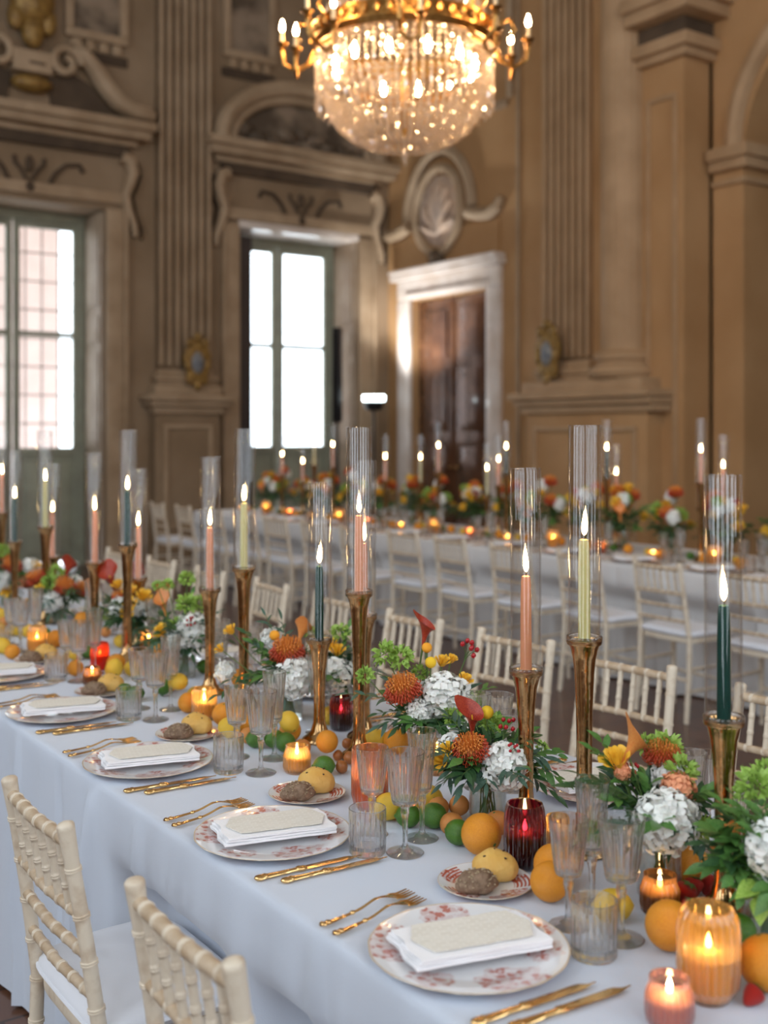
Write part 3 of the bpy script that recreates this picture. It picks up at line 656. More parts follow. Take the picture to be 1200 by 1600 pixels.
    for i in range(8):
        a = 2*pi*(i+.15)/8
        ao = O('arm', am, t, (0, 0, 0), (0, 0, a))
        for x, y, z in ((R+.225, 0, zr+.01), (R+.12, .12, zr-.06)):
            O('bobeche', cup, ao, (x, y, z)); O('bulb_sleeve', sl, ao, (x, y, z)); O('bulb', bulb, ao, (x, y, z+.086))
    for i in range(12):
        a = 2*pi*(i+.4)/12; O('bulb', bulb, t, (.46*cos(a), .46*sin(a), 3.90), sc=1.3)
    return t
chandelier()

# ================================================================== tables and cloths
T1 = dict(x0=.972, x1=2.036, y0=.35, y1=7.2)
T2 = dict(x0=5.30, x1=6.42, y0=2.2, y1=11.1)
NEAR_CH = [1.514+.649*k for k in range(-1, 6)]
AISLE_CH = [1.85, 2.445, 2.97, 3.55, 4.15, 4.76, 5.37, 5.98, 6.6]
FAR_CH = [4.26+.61*k for k in range(-2, 12)]
def smooth(a, b, x):
    t = max(0, min(1, (x-a)/(b-a))); return t*t*(3-2*t)
def table(T, seats_lo, seats_hi, nm, cl, seed, cm):
    x0, x1, y0, y1 = T['x0'], T['x1'], T['y0'], T['y1']; c = ((x0+x1)/2, (y0+y1)/2)
    t = thing('dining_table', nm, 'table', (c[0], c[1], 0)); a, b = (x1-x0)/2-.02, (y1-y0)/2-.02
    part('tabletop', MB().bb(-a, a, -b, b, TZ-.05, TZ-.012), M['wood'], t)
    leg = MB().bb(-.03, .03, -.03, .03, 0, TZ-.05).mesh('leg', M['wood'])
    for sy in (-b+.1, -b*.33, b*.33, b-.1):
        for sx in (-.3, .3): O('leg', leg, t, (sx, sy, 0))
    # perimeter, counter-clockwise, with outward normals
    per = []; st = .018; rc = .02
    def line(p, q, n):
        k = max(2, int((Vector(q)-Vector(p)).length/st))
        for i in range(k): f = i/k; per.append((p[0]+(q[0]-p[0])*f, p[1]+(q[1]-p[1])*f, n[0], n[1]))
    def corner(cx, cy, a0):
        for i in range(5): an = a0+pi/2*i/5; per.append((cx+rc*cos(an), cy+rc*sin(an), cos(an), sin(an)))
    line((x1, y0+rc), (x1, y1-rc), (1, 0)); corner(x1-rc, y1-rc, 0); line((x1-rc, y1), (x0+rc, y1), (0, 1)); corner(x0+rc, y1-rc, pi/2)
    line((x0, y1-rc), (x0, y0+rc), (-1, 0)); corner(x0+rc, y0+rc, pi); line((x0+rc, y0), (x1-rc, y0), (0, -1)); corner(x1-rc, y0+rc, 1.5*pi)
    rings = [(-.02, TZ), (-.006, TZ-.001), (0, TZ-.006), (.003, TZ-.016)]; zs = [.72, .68, .64, .60, .56, .53, .50, .44, .38, .30, .22, .14, .06, .012]
    vs = []; n = len(per); rk = random.Random(seed); creases = []; q_ = 0
    while q_ < n*st: q_ += rk.uniform(.10, .34); creases.append((q_, rk.uniform(-.035, .055), rk.uniform(.012, .024), rk.uniform(-.12, .12)))
    for off, z in rings:
        for x, y, nx, ny in per: vs.append((x+nx*off, y+ny*off, z))
    s = 0
    for z in zs:
        d = (TZ-z)/TZ
        for i, (x, y, nx, ny) in enumerate(per):
            s = i*st
            big = noise.noise((s*1.7, seed, d*.6)); sm = noise.noise((s*5.5+d*1.2, seed+5, d*.4))
            off = .004+d*(.022+.05*big+.035*sm)+d**.4*sum(a_*exp(-((s-c_-d*sk)/w_)**2) for c_, a_, w_, sk in creases if abs(s-c_) < .3)
            if abs(nx) > .9:
                seats = seats_lo if nx < 0 else seats_hi; w = 0
                for c0 in seats: w = max(w, 1-smooth(.20, .36, abs(y-c0)))
                k = w*(1-smooth(.515, .63, z)); off = off*(1-.85*k)-.118*k
                if k > 0: off = min(off, -.0*k)
            vs.append((x+nx*off, y+ny*off, z))
    fs = [tuple(range(n))]
    for r in range(len(rings)+len(zs)-1):
        for i in range(n): j = (i+1) % n; fs.append((r*n+i, (r+1)*n+i, (r+1)*n+j, r*n+j))
    me = MB().add(vs, fs).mesh('tablecloth', cm, 60)
    tag(O('tablecloth', me), cl, 'tablecloth')
table(T1, NEAR_CH[1:3], AISLE_CH, 'long dining table under the cloth with the plum votives', 'white linen cloth hanging to the floor on the table with plum votives', 2.0, M['cloth'])
table(T2, FAR_CH, [], 'long dining table under the cloth standing along the door wall', 'white linen cloth on the long table that stands along the door wall', 9.0, M['cloth_warm_lit'])

# ================================================================== chairs
def bamboo(mb, pts, r0, r1, nodes, seg=10, cap=False, ringmat=0):
    pts = [Vector(p) for p in pts]; ls = [0]
    for i in range(1, len(pts)): ls.append(ls[-1]+(pts[i]-pts[i-1]).length)
    L = ls[-1]
    def at(d):
        d = max(0, min(L, d))
        for i in range(1, len(pts)):
            if d <= ls[i]+1e-9: f = (d-ls[i-1])/(ls[i]-ls[i-1]); return pts[i-1].lerp(pts[i], f)
        return pts[-1]
    ds = [(0, 1), (L, 1)]+[(l, 1) for l in ls[1:-1]]
    for nd in nodes:
        for o, k in ((-.010, 1), (-.0048, 1), (-.0036, 1.16), (-.0012, 1.16), (.0, 1.04), (.0012, 1.16), (.0036, 1.16), (.0048, 1), (.010, 1)): ds.append((nd*L+o, k))
    if cap: ds = [q for q in ds if q[0] < L-.014]+[(L-.014, 1.2), (L-.006, 1.22), (L-.002, 1.05), (L+.0001, .5)]
    ds.sort(); f0 = len(mb.f)
    mb.tube([at(d) if d <= L else pts[-1]+(pts[-1]-pts[-2]).normalized()*.001 for d, k in ds], [(r0+(r1-r0)*d/L)*k for d, k in ds], seg)
    for i in range(len(ds)-1):
        if ds[i][1] > 1.03 or ds[i+1][1] > 1.03:
            for q in range(seg): mb.mi[f0+i*seg+q] = ringmat
    return mb
def build_chair():
    t = O('chiavari_chair', None)
    def xz(z): return -.175-.006*0 if z < .45 else -.175-(z-.45)/.42*.062
    for s in (-1, 1):
        m = MB(); bamboo(m, [(-.205, s*.19, 0), (-.178, s*.185, .25), (-.172, s*.182, .45), (-.20, s*.174, .65), (-.237, s*.166, .872)], .0155, .0138, (.12, .28, .40, .50, .60, .70, .80, .90), 12, True)
        part('rear_post', m, M['wood'], t, ang=50)
        m = MB(); bamboo(m, [(.112, s*.195, 0), (.108, s*.195, .44)], .0125, .017, (.25, .6, .9), 10); part('front_leg', m, M['wood'], t, ang=50)
        m = MB(); bamboo(m, [(-.186, s*.187, .17), (.110, s*.195, .17)], .010, .010, (.25, .5, .75)); bamboo(m, [(-.178, s*.185, .29), (.109, s*.195, .29)], .010, .010, (.25, .5, .75)); part('side_stretcher', m, M['wood'], t, ang=50)
    def bx(z): return -.172-(z-.45)/.42*.064
    for z, r in ((.835, .0125), (.70, .0105), (.625, .0100), (.548, .0100)):
        w = .182-(z-.45)/.42*.016-.008
        m = MB(); bamboo(m, [(bx(z), -w, z), (bx(z)-.008, 0, z), (bx(z), w, z)], r, r, (.10, .26, .42, .58, .74, .90), ringmat=1); part('back_rail', m, [M['wood_inner'], M['wood']], t, ang=50)
    sp = MB(); dv = Vector((bx(.826)-bx(.708), 0, .118)); bamboo(sp, [(0, 0, 0), dv], .0085, .0085, (.3, .68), 8); sp = sp.mesh('spindle', M['wood'], 50)
    for i in range(6): y = -.125+.05*i; O('spindle', sp, t, (bx(.708)-.006*(1-(y/.17)**2), y, .708))
    m = MB(); bamboo(m, [(.109, -.195, .2), (.109, .195, .2)], .010, .010, (.25, .5, .75)); part('front_stretcher', m, M['wood'], t, ang=50)
    m = MB(); bamboo(m, [(-.182, -.187, .23), (-.182, .187, .23)], .010, .010, (.25, .5, .75)); part('rear_stretcher', m, M['wood'], t, ang=50)
    m = MB(); n = 32
    def outl(i, g=0):
        a = 2*pi*i/n; c, s_ = cos(a), sin(a); e = .32
        return ((.151+g)*math.copysign(abs(c)**e, c)-.026, (.202+g-.012*(c < 0))*math.copysign(abs(s_)**e, s_))
    m.prism([outl(i) for i in range(n)], 'z', .428, .457); part('seat_frame', m, M['wood'], t, bevel=.006)
    m = MB(); rows = [(-.012, .4575), (.004, .462), (.010, .474), (.008, .487), (-.004, .497), (-.03, .503), (-.08, .507)]
    vs = []
    for g, z in rows: vs += [(outl(i, g)[0], outl(i, g)[1], z) for i in range(n)]
    fs = [tuple(range(n-1, -1, -1)), tuple((len(rows)-1)*n+i for i in range(n))]+[(r*n+i, r*n+(i+1) % n, (r+1)*n+(i+1) % n, (r+1)*n+i) for r in range(len(rows)-1) for i in range(n)]
    cu = O('cushion', m.add(vs, fs).mesh('cushion', M['cushion'], 60), t)
    m = MB(); m.tube([(outl(i, .0105)[0], outl(i, .0105)[1], .476) for i in range(n+1)], .0035, 6, caps=False); part('piping', m, M['cushion'], cu)
    return t
chair0 = build_chair(); used = [False]
def chair(x, y, rz, label, group=None):
    c = copy_tree(chair0) if used[0] else chair0; used[0] = True
    c.location = (x, y, 0); c.rotation_euler = (0, 0, rz); tag(c, label, 'chair', group); return c
rc_ = random.Random(5)
NEARX = .70+.237
chair(NEARX, NEAR_CH[1], 0, 'limewashed bamboo-turned chair with white cushion, its back to the plum votive setting')
chair(NEARX, NEAR_CH[2], 0, 'limewashed bamboo-turned chair with white cushion, drawn up to the copper votive setting')
for y in AISLE_CH: chair(2.66-.237+rc_.uniform(-.02, .02), y, pi+rc_.uniform(-.10, .10), 'limewashed bamboo-turned chair on the aisle side of the table with plum votives', 'aisle chairs of the table with plum votives')
for y in FAR_CH: chair(4.84+.237+rc_.uniform(-.02, .02), y, rc_.uniform(-.06, .06), 'limewashed bamboo-turned chair with white cushion at the table along the door wall', 'chairs at the table along the door wall')

# ================================================================== candlesticks, tapers and glass tubes
FIXED, MOVE = [], []                          # footprints on the tables, and small things that make way for them
HOLD = {'T': .412, 'M': .325, 'S': .268}
def hold_mesh(h):
    p = [(.0, .0), (.045, .0), (.047, .004), (.044, .010), (.032, .018), (.022, .030), (.0165, .05), (.0150, .08), (.0150, h*.45), (.0165, h*.68), (.0195, h-.065), (.0225, h-.035), (.0275, h-.014), (.0335, h-.003), (.0338, h), (.031, h+.001), (.026, h-.008), (.0, h-.009)]
    return MB().lathe(p, 28).mesh('candlestick_body', M['brass'], 50)
HM = {k: hold_mesh(v) for k, v in HOLD.items()}
def taper_mesh(m): return MB().lathe([(.0, 0), (.0118, 0), (.0118, .02), (.0112, .14), (.0100, .190), (.0085, .198), (.004, .200), (0, .1985)], 16).mesh('taper_body', m, 50)
TM = {k: taper_mesh(M['wax_'+k]) for k in ('orange', 'yellow', 'green')}
FLM = MB().lathe([(.0, 0), (.003, .003), (.0052, .010), (.0054, .017), (.0039, .028), (.0019, .038), (.0004, .046)], 10).mesh('flame', M['flame'], 80)
WKM = MB().tube([(0, 0, 0), (.0005, 0, .006), (.0015, 0, .011)], .0009, 5).mesh('wick', M['wick'])
def tube_mesh(h=.42, r=.032, w=.0022):
    return MB().lathe([(r-w, .006), (r, .0), (r, h-.004), (r+.0006, h-.002), (r+.0002, h), (r-w*.6, h+.0004), (r-w-.0004, h-.002), (r-w, h-.004)], 40, None, closed=True).mesh('glass_tube', M['chimney'], 40)
TUBE = tube_mesh()
CUPG = MB().lathe([(.0, 0), (.0335, 0), (.0352, .004), (.0352, .014), (.034, .016), (.0325, .014), (.0325, .004), (.0, .003)], 32).mesh('glass_cup', M['crystal'], 40)
CN = {'orange': 'salmon', 'yellow': 'mustard', 'green': 'dark teal'}
HN = {'T': 'tall', 'M': 'mid-height', 'S': 'short'}
def candle(x, y, col, typ, where, group=None, hs=1.0, tilt=0):
    h = HOLD[typ]*hs; z = TZ+.001; FIXED.append((x, y, .047))
    g = group and group+' '
    a = thing('candlestick', '%s brass candlestick with %s taper %s' % (HN[typ], CN[col], where), 'candlestick', (x, y, z), tilt, group and g+'candlesticks')
    O('candlestick_body', HM[typ], a, sc=(1, 1, hs))
    O('glass_cup', CUPG, a, (0, 0, h-.0075))
    zc = z+h-.004
    c = thing('taper_candle', 'lit %s taper on a %s candlestick %s' % (CN[col], HN[typ], where), 'candle', (x, y, zc), 0, group and g+'tapers')
    O('taper_body', TM[col], c, rot=(radians(rc_.uniform(-.5, .5)), radians(rc_.uniform(-.5, .5)), 0)); O('wick', WKM, c, (0, 0, .199)); O('flame', FLM, c, (0, 0, .207))
    q = tag(O('glass_chimney', TUBE, None, (x, y, zc+.0005), (radians(rc_.uniform(-.5, .5)), radians(rc_.uniform(-.5, .5)), 0)), 'clear glass tube over the %s %s taper %s' % (HN[typ], CN[col], where), 'glass tube', group and g+'glass tubes')
near_candles = [
 (1131, 1.92, 'green', 'M', 'by the rounded amber votive'), (913, 2.19, 'yellow', 'T', 'beside the white hydrangea and orange calla'),
 (822, 2.32, 'orange', 'M', 'right behind the plum votive'), (499, 2.99, 'green', 'S', 'among oranges by the small amber votive'),
 (561, 2.84, 'orange', 'T', 'just behind the copper votive'), (569, 3.02, 'orange', 'M', 'behind the tall one at the copper votive'),
 (381, 3.36, 'yellow', 'T', 'beside lemons and ribbed amber votive'), (328, 3.54, 'orange', 'M', 'above the ribbed amber votive'),
 (199, 4.07, 'green', 'T', 'behind the yellow spray roses'), (148, 4.28, 'orange', 'M', 'behind the glowing red votive'),
 (216, 4.25, 'orange', 'S', 'at the aisle edge behind yellow roses'), (71, 4.86, 'yellow', 'T', 'behind the tall golden votive'),
 (82, 5.0, 'orange', 'S', 'at the aisle edge past the golden votive'), (23, 5.12, 'green', 'M', 'in red proteas past the golden votive'),
 (3, 5.75, 'orange', 'T', 'furthest along by the orange blooms')]
for px, Z, c, ty, w in near_candles:
    x, y = W(px, Z); candle(x, y, c, ty, w)
# the other table: flame pixels give height class
far_c = [(441, 'orange', 'M'), (473, 'orange', 'S'), (491, 'yellow', 'T'), (520, 'orange', 'T'), (602, 'orange', 'M'), (657, 'yellow', 'M'), (685, 'orange', 'T'), (761, 'yellow', 'S'), (779, 'orange', 'M'), (791, 'green', 'T'), (948, 'green', 'T'), (963, 'orange', 'S'), (1095, 'orange', 'T'), (1096, 'yellow', 'S'), (1130, 'orange', 'M')]
for i, (px, c, ty) in enumerate(far_c):
    X = 5.80+.22*((i*7) % 3)/2; Z = X/(SA+CA*ray(px)); x, y = W(px, Z)
    candle(x, y, c, ty, 'on the table along the door wall', 'door-wall table', hs=1.22)
# ================================================================== tableware
ch_m = MB().lathe([(.0, .004), (.085, .004), (.098, .006), (.120, .0115), (.150, .0165), (.1565, .0175), (.157, .0165), (.150, .0135), (.118, .007), (.095, 0), (.0, 0)], 72, lambda r, z, a, i: r*(1+.004*cos(16*a)) if i in (3, 4, 5, 6, 7) else r).mesh('charger_plate', M['charger'], 60)
bp_m = MB().lathe([(.0, .003), (.048, .003), (.056, .005), (.078, .0105), (.0855, .0125), (.086, .0115), (.078, .008), (.055, .0015), (.05, 0), (0, 0)], 48).mesh('bread_plate', M['bread_plate'], 60)
def goblet_mesh(h, rim, bot, bowl, foot):
    n = 18; zb = h-bowl; w = .0016
    def mod(r, z, a, i): return r*(.968 if round(a/(2*pi)*108) % 6 == 3 else 1) if 13 <= i <= 15 else (r*(1+.05*cos(8*a)) if 7 <= i <= 10 else r)
    pr = [(0, 0), (foot*.97, 0), (foot, .0015), (foot*.95, .003), (foot*.45, .006), (.008, .011), (.0055, .018), (.0048, zb*.45), (.0056, zb*.72), (.0085, zb*.86), (.0075, zb*.96), (.012, zb+.001), (bot*.90, zb+.006), (bot, zb+.014), (bot+(rim-bot)*.35, zb+bowl*.40), (bot+(rim-bot)*.68, zb+bowl*.70), (rim*.965, h-.012), (rim, h-.0008), (rim-w*.5, h), (rim-w, h-.0008), (bot+(rim-bot)*.68-w, zb+bowl*.70), (bot+(rim-bot)*.35-w, zb+bowl*.40), (bot-w, zb+.016), (bot*.7, zb+.010), (0, zb+.009)]
    return MB().lathe(pr, 108, mod).mesh('goblet', M['crystal'], 14)
GA = goblet_mesh(.178, .0335, .024, .098, .033); GB = goblet_mesh(.197, .0385, .027, .106, .037); GC = goblet_mesh(.218, .0300, .020, .128, .034)
def tumbler_mesh():
    r, h, w = .0365, .088, .0022
    def mod(q, z, a, i): return q*(.968 if round(a/(2*pi)*120) % 6 == 3 else 1) if 3 <= i <= 5 else q
    return MB().lathe([(0, 0), (r*.92, 0), (r*.98, .003), (r*.985, .012), (r, .04), (r, h*.72), (r, h*.80), (r, h-.001), (r-w/2, h), (r-w, h-.001), (r-w, .02), (r*.85, .012), (0, .011)], 120, mod).mesh('tumbler', M['crystal'], 14)
TU = tumbler_mesh()
def fork_mesh(L=.205):
    m = MB(); n = 26
    def hw(t): return .0075-.0045*smooth(.05, .35, t)+.0035*smooth(.62, .74, t)+.0055*smooth(.70, .80, t) if t < .8 else .0135
    def zz(t): return .006+.010*exp(-((t-.62)/.16)**2)-.002*smooth(.8, 1, t)+.004*(1-smooth(0, .2, t))*0
    prev = []
    pts = [(t/n*.80) for t in range(n+1)]
    vs = []; th = .0026
    for t in pts:
        k = 1.0 if t > .05 else (.6+8*t)
        for y, z in ((-hw(t)*k, 0), (0, th*(1.2 if t < .6 else .7)), (hw(t)*k, 0), (0, -th*.7)): vs.append((t*L, y, zz(t)+z))
    fs = [(0, 1, 2, 3)]+[(i*4+a, i*4+(a+1) % 4, (i+1)*4+(a+1) % 4, (i+1)*4+a) for i in range(n) for a in range(4)]+[(n*4+3, n*4+2, n*4+1, n*4)]
    m.add(vs, fs)
    for y in (-.0108, -.0036, .0036, .0108): m.tube([(.79*L, y, zz(.8)), (.88*L, y, zz(.86)-.001), (L, y, zz(1)+.003)], [.0020, .0018, .0010], 6)
    for t, s in ((.03, .0085), (.08, .0065), (.34, .005)): m.ell((t*L, 0, zz(t)+.001), (.006, s, .0035), 8, 5)
    return m.mesh('fork', M['gold'], 60)
def knife_mesh(L=.225):
    m = MB()
    m.tube([(0, 0, .005), (.004, 0, .005), (.012, 0, .005), (.02, 0, .005), (.05, 0, .005), (.085, 0, .005), (.092, 0, .005), (.10, 0, .005), (.106, 0, .005)], [.004, .0085, .0095, .0078, .0068, .0062, .0085, .0085, .005], 10, flat=.55)
    for t in (.02, .09): m.ell((t, 0, .0055), (.008, .0085, .005), 10, 6)
    vs = []; n = 14
    for i in range(n+1):
        t = i/n; x = .104+t*(L-.104); w = .0105*(1-.95*smooth(.72, 1.02, t)); vs += [(x, -w*.8, .0048), (x, 0, .0060), (x, w*(1.0 if t < .8 else .6), .0048), (x, 0, .0036)]
    m.add(vs, [(0, 1, 2, 3)]+[(i*4+a, i*4+(a+1) % 4, (i+1)*4+(a+1) % 4, (i+1)*4+a) for i in range(n) for a in range(4)]+[(n*4+3, n*4+2, n*4+1, n*4)])
    return m.mesh('table_knife', M['gold'], 60)
FK, KN = fork_mesh(), knife_mesh()
def napkin_mesh():
    m = MB(); L, Wd = .225, .118
    def layer(z, th, l, w, dx, dy):
        def fn(u, v):
            a = 2*pi*u; c, s = cos(a), sin(a); y = (w/2)*math.copysign(min(1, abs(c)*1.25), c) if abs(c) < .8 else (w/2)*math.copysign(1, c)*(1+(.03 if abs(s) < .6 else 0)); zz_ = z+th/2+th/2*math.copysign(abs(s)**.5, s)
            x = -l/2+l*v
            return (x+dx+.003*sin(y*90), y+dy, zz_+.0012*noise.noise((x*22, y*22, z*300)))
        m.grid(fn, 28, 16, True)
        k = len(m.v)-28*17; m.add([], []); m.f.append(tuple(k+i for i in range(28))); m.mi.append(0); m.f.append(tuple(k+16*28+27-i for i in range(28))); m.mi.append(0)
    layer(0, .0052, L, Wd, 0, 0); layer(.0050, .0052, L*.985, Wd*.975, .002, .001); layer(.0100, .0048, L*.97, Wd*.96, .004, -.001)
    return m.mesh('napkin', M['napkin'], 60)
NK = napkin_mesh()
def menu_mesh():
    L, Wd = .165, .096; n = 18
    o = []
    def wav(i, n): return .0022*abs(sin(pi*3*i/n))
    for i in range(n): t = i/n; o.append((-L/2+L*t, -Wd/2-wav(i, n)))
    for i in range(n): t = i/n; e = .016*sin(pi*t)**2+wav(i, n); o.append((L/2+e, -Wd/2+Wd*t))
    for i in range(n): t = i/n; o.append((L/2-L*t, Wd/2+wav(i, n)))
    for i in range(n): t = i/n; e = .016*sin(pi*t)**2+wav(i, n); o.append((-L/2-e, Wd/2-Wd*t))
    return MB().prism(o, 'z', 0, .0012).mesh('menu_card', M['menu'])
MC = menu_mesh()
def lump(r, seed, amp=.12, nu=20, nv=12):
    def fn(u, v):
        a = 2*pi*u; b = pi*(v-.5); d = Vector((cos(a)*cos(b), sin(a)*cos(b), sin(b))); k = 1+amp*noise.noise(d*1.6+Vector((seed, 0, 0)))
        return (d.x*r[0]*k, d.y*r[1]*k, max(d.z, -.62)*r[2]*k+r[2]*.62)
    return MB().grid(fn, nu, nv, True)
BUN = [lump((.043, .034, .032), s).mesh('bun_body', M['bun'], 80) for s in (1.3, 4.7)]
ROL = [lump((.037, .027, .024), s, .2).mesh('roll_body', M['seedroll'], 80) for s in (2.2, 7.1)]
def seeds_mesh(r, n, size, m, seed, zmin=.2):
    q = MB(); rd = random.Random(seed)
    for i in range(n):
        a = rd.random()*2*pi; b = math.asin(rd.uniform(zmin, 1)); d = Vector((cos(a)*cos(b), sin(a)*cos(b), sin(b)))
        q.ell((d.x*r[0]*1.0, d.y*r[1]*1.0, d.z*r[2]*1.0+r[2]*.62), (size, size*.55, size*.4), 6, 4, Matrix.Rotation(rd.random()*3, 3, 'Z'))
    return q.mesh('seeds', m, 80)
SEED_B = seeds_mesh((.043, .034, .032), 5, .004, M['darkseed'], 3, .45); SEED_R = seeds_mesh((.037, .027, .024), 60, .0030, M['seed'], 4, -.1)
TOP = TZ+.0008
def setting(x, y, flip, where, group, off=None, full=True):
    s = -1 if flip else 1; rz = pi if flip else 0; z = TOP
    def L(u, v): return (x+s*u, y+s*v, z)
    def put(name, me, u, v, label, cat, dz=0, r=0, gsuf=''):
        p = L(u, v); return tag(O(name, me, None, (p[0], p[1], z+dz), (0, 0, rz+r)), label+' '+where, cat, group and group+' '+gsuf)
    def reg(o, r): (FIXED.append((o.location.x, o.location.y, r)) if not group else MOVE.append((o, r, None)))
    off = off or ((.211, -.06), (.196, -.212), (.282, -.125), (.139, -.155))
    FIXED.append((x, y, .158))
    put('charger_plate', ch_m, 0, 0, 'white charger plate with coral flower print', 'plate', 0, rc_.uniform(-.2, .2), 'charger plates')
    put('linen_napkin', NK, .0, .0, 'folded white linen napkin on the plate', 'napkin', .0185, -.26, 'napkins')
    put('menu_card', MC, .008, .002, 'cream scalloped menu card on the napkin', 'menu card', .0355, -.26, 'menu cards')
    gl = put('tumbler', TU, *off[3], 'clear cut-crystal water tumbler', 'glass', 0, 0, 'tumblers'); reg(gl, .038)
    gl = put('wine_goblet', GA, *off[0], 'smaller fluted crystal wine goblet', 'glass', 0, 0, 'small goblets'); reg(gl, .038)
    gl = put('wine_goblet', GB, *off[1], 'wide fluted crystal wine goblet', 'glass', 0, 0, 'wide goblets'); reg(gl, .038)
    gl = put('champagne_flute', GC, *off[2], 'tall narrow crystal flute', 'glass', 0, 0, 'flutes'); reg(gl, .038)
    put('fork', FK, -.139, .212, 'gold fork, the outer one', 'fork', 0, .13, 'outer forks'); put('fork', FK, -.139, .172, 'gold fork, the one next to the plate', 'fork', .0, .16, 'inner forks')
    put('table_knife', KN, -.132, -.168, 'gold knife, the one next to the plate', 'knife', 0, -.06, 'inner knives'); put('table_knife', KN, -.098, -.205, 'gold knife, the outer one', 'knife', 0, -.06, 'outer knives')
    if full:
        bx_, by_ = .195, .19
        FIXED.append((x+s*bx_, y+s*by_, .086)); put('bread_plate', bp_m, bx_, by_, 'small bread plate with red print', 'plate', 0, .4, 'bread plates')
        p = L(bx_+.030, by_+.010); q = tag(O('bread_roll', None, None, (p[0], p[1], z+.0055), (0, 0, rz-.5)), 'golden yellow bread roll '+where, 'bread', group and group+' yellow rolls')
        O('bun_body', BUN[0], q); O('seeds', SEED_B, q)['kind'] = 'stuff'
        p = L(bx_-.034, by_-.016); q = tag(O('seeded_roll', None, None, (p[0], p[1], z+.0055), (0, 0, rz-.3)), 'brown seeded bread roll '+where, 'bread', group and group+' seeded rolls')
        O('roll_body', ROL[0], q); O('seeds', SEED_R, q)['kind'] = 'stuff'
PLX, PLY = 1.118, [1.362+.616*k for k in range(6)]
WHERE = ['before the plum votive', 'before the copper votive', 'before lemons and ribbed amber votive', 'before the red glowing votive', 'before the tall golden votive', 'past the tall golden votive']
OFFS = [((.203, -.012), (.236, -.098), (.29, .02), (.160, -.112)), ((.178, -.092), (.173, -.212), (.247, -.168), (.115, -.168)), None, None, None, None]
for k in range(6): setting(PLX, PLY[k], False, WHERE[k], None, OFFS[k])
for k in range(7): setting(1.885, 1.22+.61*k, True, 'across the plum votive table', 'aisle side', ((.16, -.11), (.13, -.20), (.215, -.165), (.11, -.275)), full=False)
for k in range(10): setting(5.46, 3.75+.62*k, False, 'on the table along the door wall', 'door-wall table', full=False)

# ================================================================== votives
def votive_mesh(kind, m):
    if kind == 'beaker': r, h, pr = .0395, .116, [(.80, 0), (.90, .004), (.985, .02), (1.0, .05), (.99, .085), (.93, .105), (.86, .116)]
    elif kind == 'barrel': r, h, pr = .0445, .132, [(.66, 0), (.72, .006), (.95, .022), (1.0, .045), (1.0, .095), (.93, .118), (.78, .130), (.70, .132)]
    elif kind == 'column': r, h, pr = .034, .085, [(.92, 0), (.97, .004), (1.0, .02), (1.0, .072), (.94, .081), (.88, .085)]
    elif kind == 'small': r, h, pr = .0335, .064, [(.85, 0), (.95, .004), (1.0, .014), (.98, .040), (.86, .050), (.80, .055), (.82, .064)]
    else: r, h, pr = .040, .130, [(.80, 0), (.88, .005), (1.0, .03), (1.0, .11), (.96, .130)]
    w = .0035; prof = [(0, 0)]+[(a*r, z) for a, z in pr]+[(pr[-1][0]*r-w, pr[-1][1]-.0005)]+[(max(.002, a*r-w), z) for a, z in pr[-2:1:-1]]+[(pr[2][0]*r*.8, .007), (0, .007)]
    no = len(pr)
    def mod(q, z, a, i): return q*(.94+.085*abs(cos(11*a))) if 3 <= i <= no-1 else q
    return MB().lathe(prof, 132, mod).mesh('votive_glass', M[m], 20), r, h
VC = {}
def votive(px, py, kind, m, label, group=None, sc=1, base=None):
    if (kind, m) not in VC:
        g, r, h = votive_mesh(kind, m); wx = MB().lathe([(0, 0), (r*.72, 0), (r*.76, h*.46), (r*.72, h*.47), (0, h*.45)], 20).mesh('wax', M['wax_white'], 50); VC[kind, m] = (g, wx, r, h)
    g, wx, r, h = VC[kind, m]
    p = base or on(px, py, TZ); FIXED.append((p[0], p[1], r*sc))
    t = thing('votive_candle', label, 'candle holder', (p[0], p[1], TOP), 0, group, sc)
    O('votive_glass', g, t); O('wax', wx, t, (0, 0, .008)); O('wick', WKM, t, (0, 0, .008+h*.45), sc=.8); O('flame', FLM, t, (0, 0, .012+h*.45), sc=(.85, .85, .5)); return t
votive(820, 1352, 'beaker', 'plum', 'plum ribbed glass votive beside a large orange')
votive(1107, 1560, 'barrel', 'amber', 'large rounded ribbed amber votive with glowing candle, near the cut lime')
votive(1046, 1600, 'small', 'pinkglass', 'small rose glass votive with a lit candle beside the large amber one')
votive(1031, 1425, 'small', 'smoke', 'small smoky votive in front of the vase with white hydrangea')
votive(464, 1206, 'small', 'amber', 'small amber votive between limes and bread plate')
votive(578, 1262, 'tumbler', 'copper', 'tall copper pink glass votive behind the wine goblets')
votive(319, 1124, 'column', 'amber', 'ribbed amber votive beside lemons and stacked oranges', sc=1.05)
votive(533, 1140, 'beaker', 'plum', 'plum ribbed glass votive behind the short teal taper', sc=.8)
votive(156, 1046, 'beaker', 'redglass', 'glowing red ribbed votive behind lemons', sc=.8)
votive(58, 1022, 'barrel', 'amber', 'tall golden ribbed votive beside seeded rolls', sc=.8)
votive(144, 1070, 'small', 'smoke', 'small smoky votive in front of the red one', sc=.9)
votive(232, 1016, 'column', 'amber', 'amber votive under the yellow spray roses', sc=.9)
votive(683, 1208, 'column', 'amber', 'amber votive behind bouquet with red berries', sc=.9)
votive(871, 1322, 'column', 'amber', 'amber votive under the calla bouquet', sc=.7)
rv = random.Random(11)
for i in range(16):
    y = 3.6+.47*i; votive(0, 0, ('small', 'column', 'barrel')[i % 3], ('amber', 'copper', 'amber')[i % 3], 'glowing amber votive on the table along the door wall', 'votives on the door-wall table', base=(5.66+rv.uniform(-.02, .03), y))

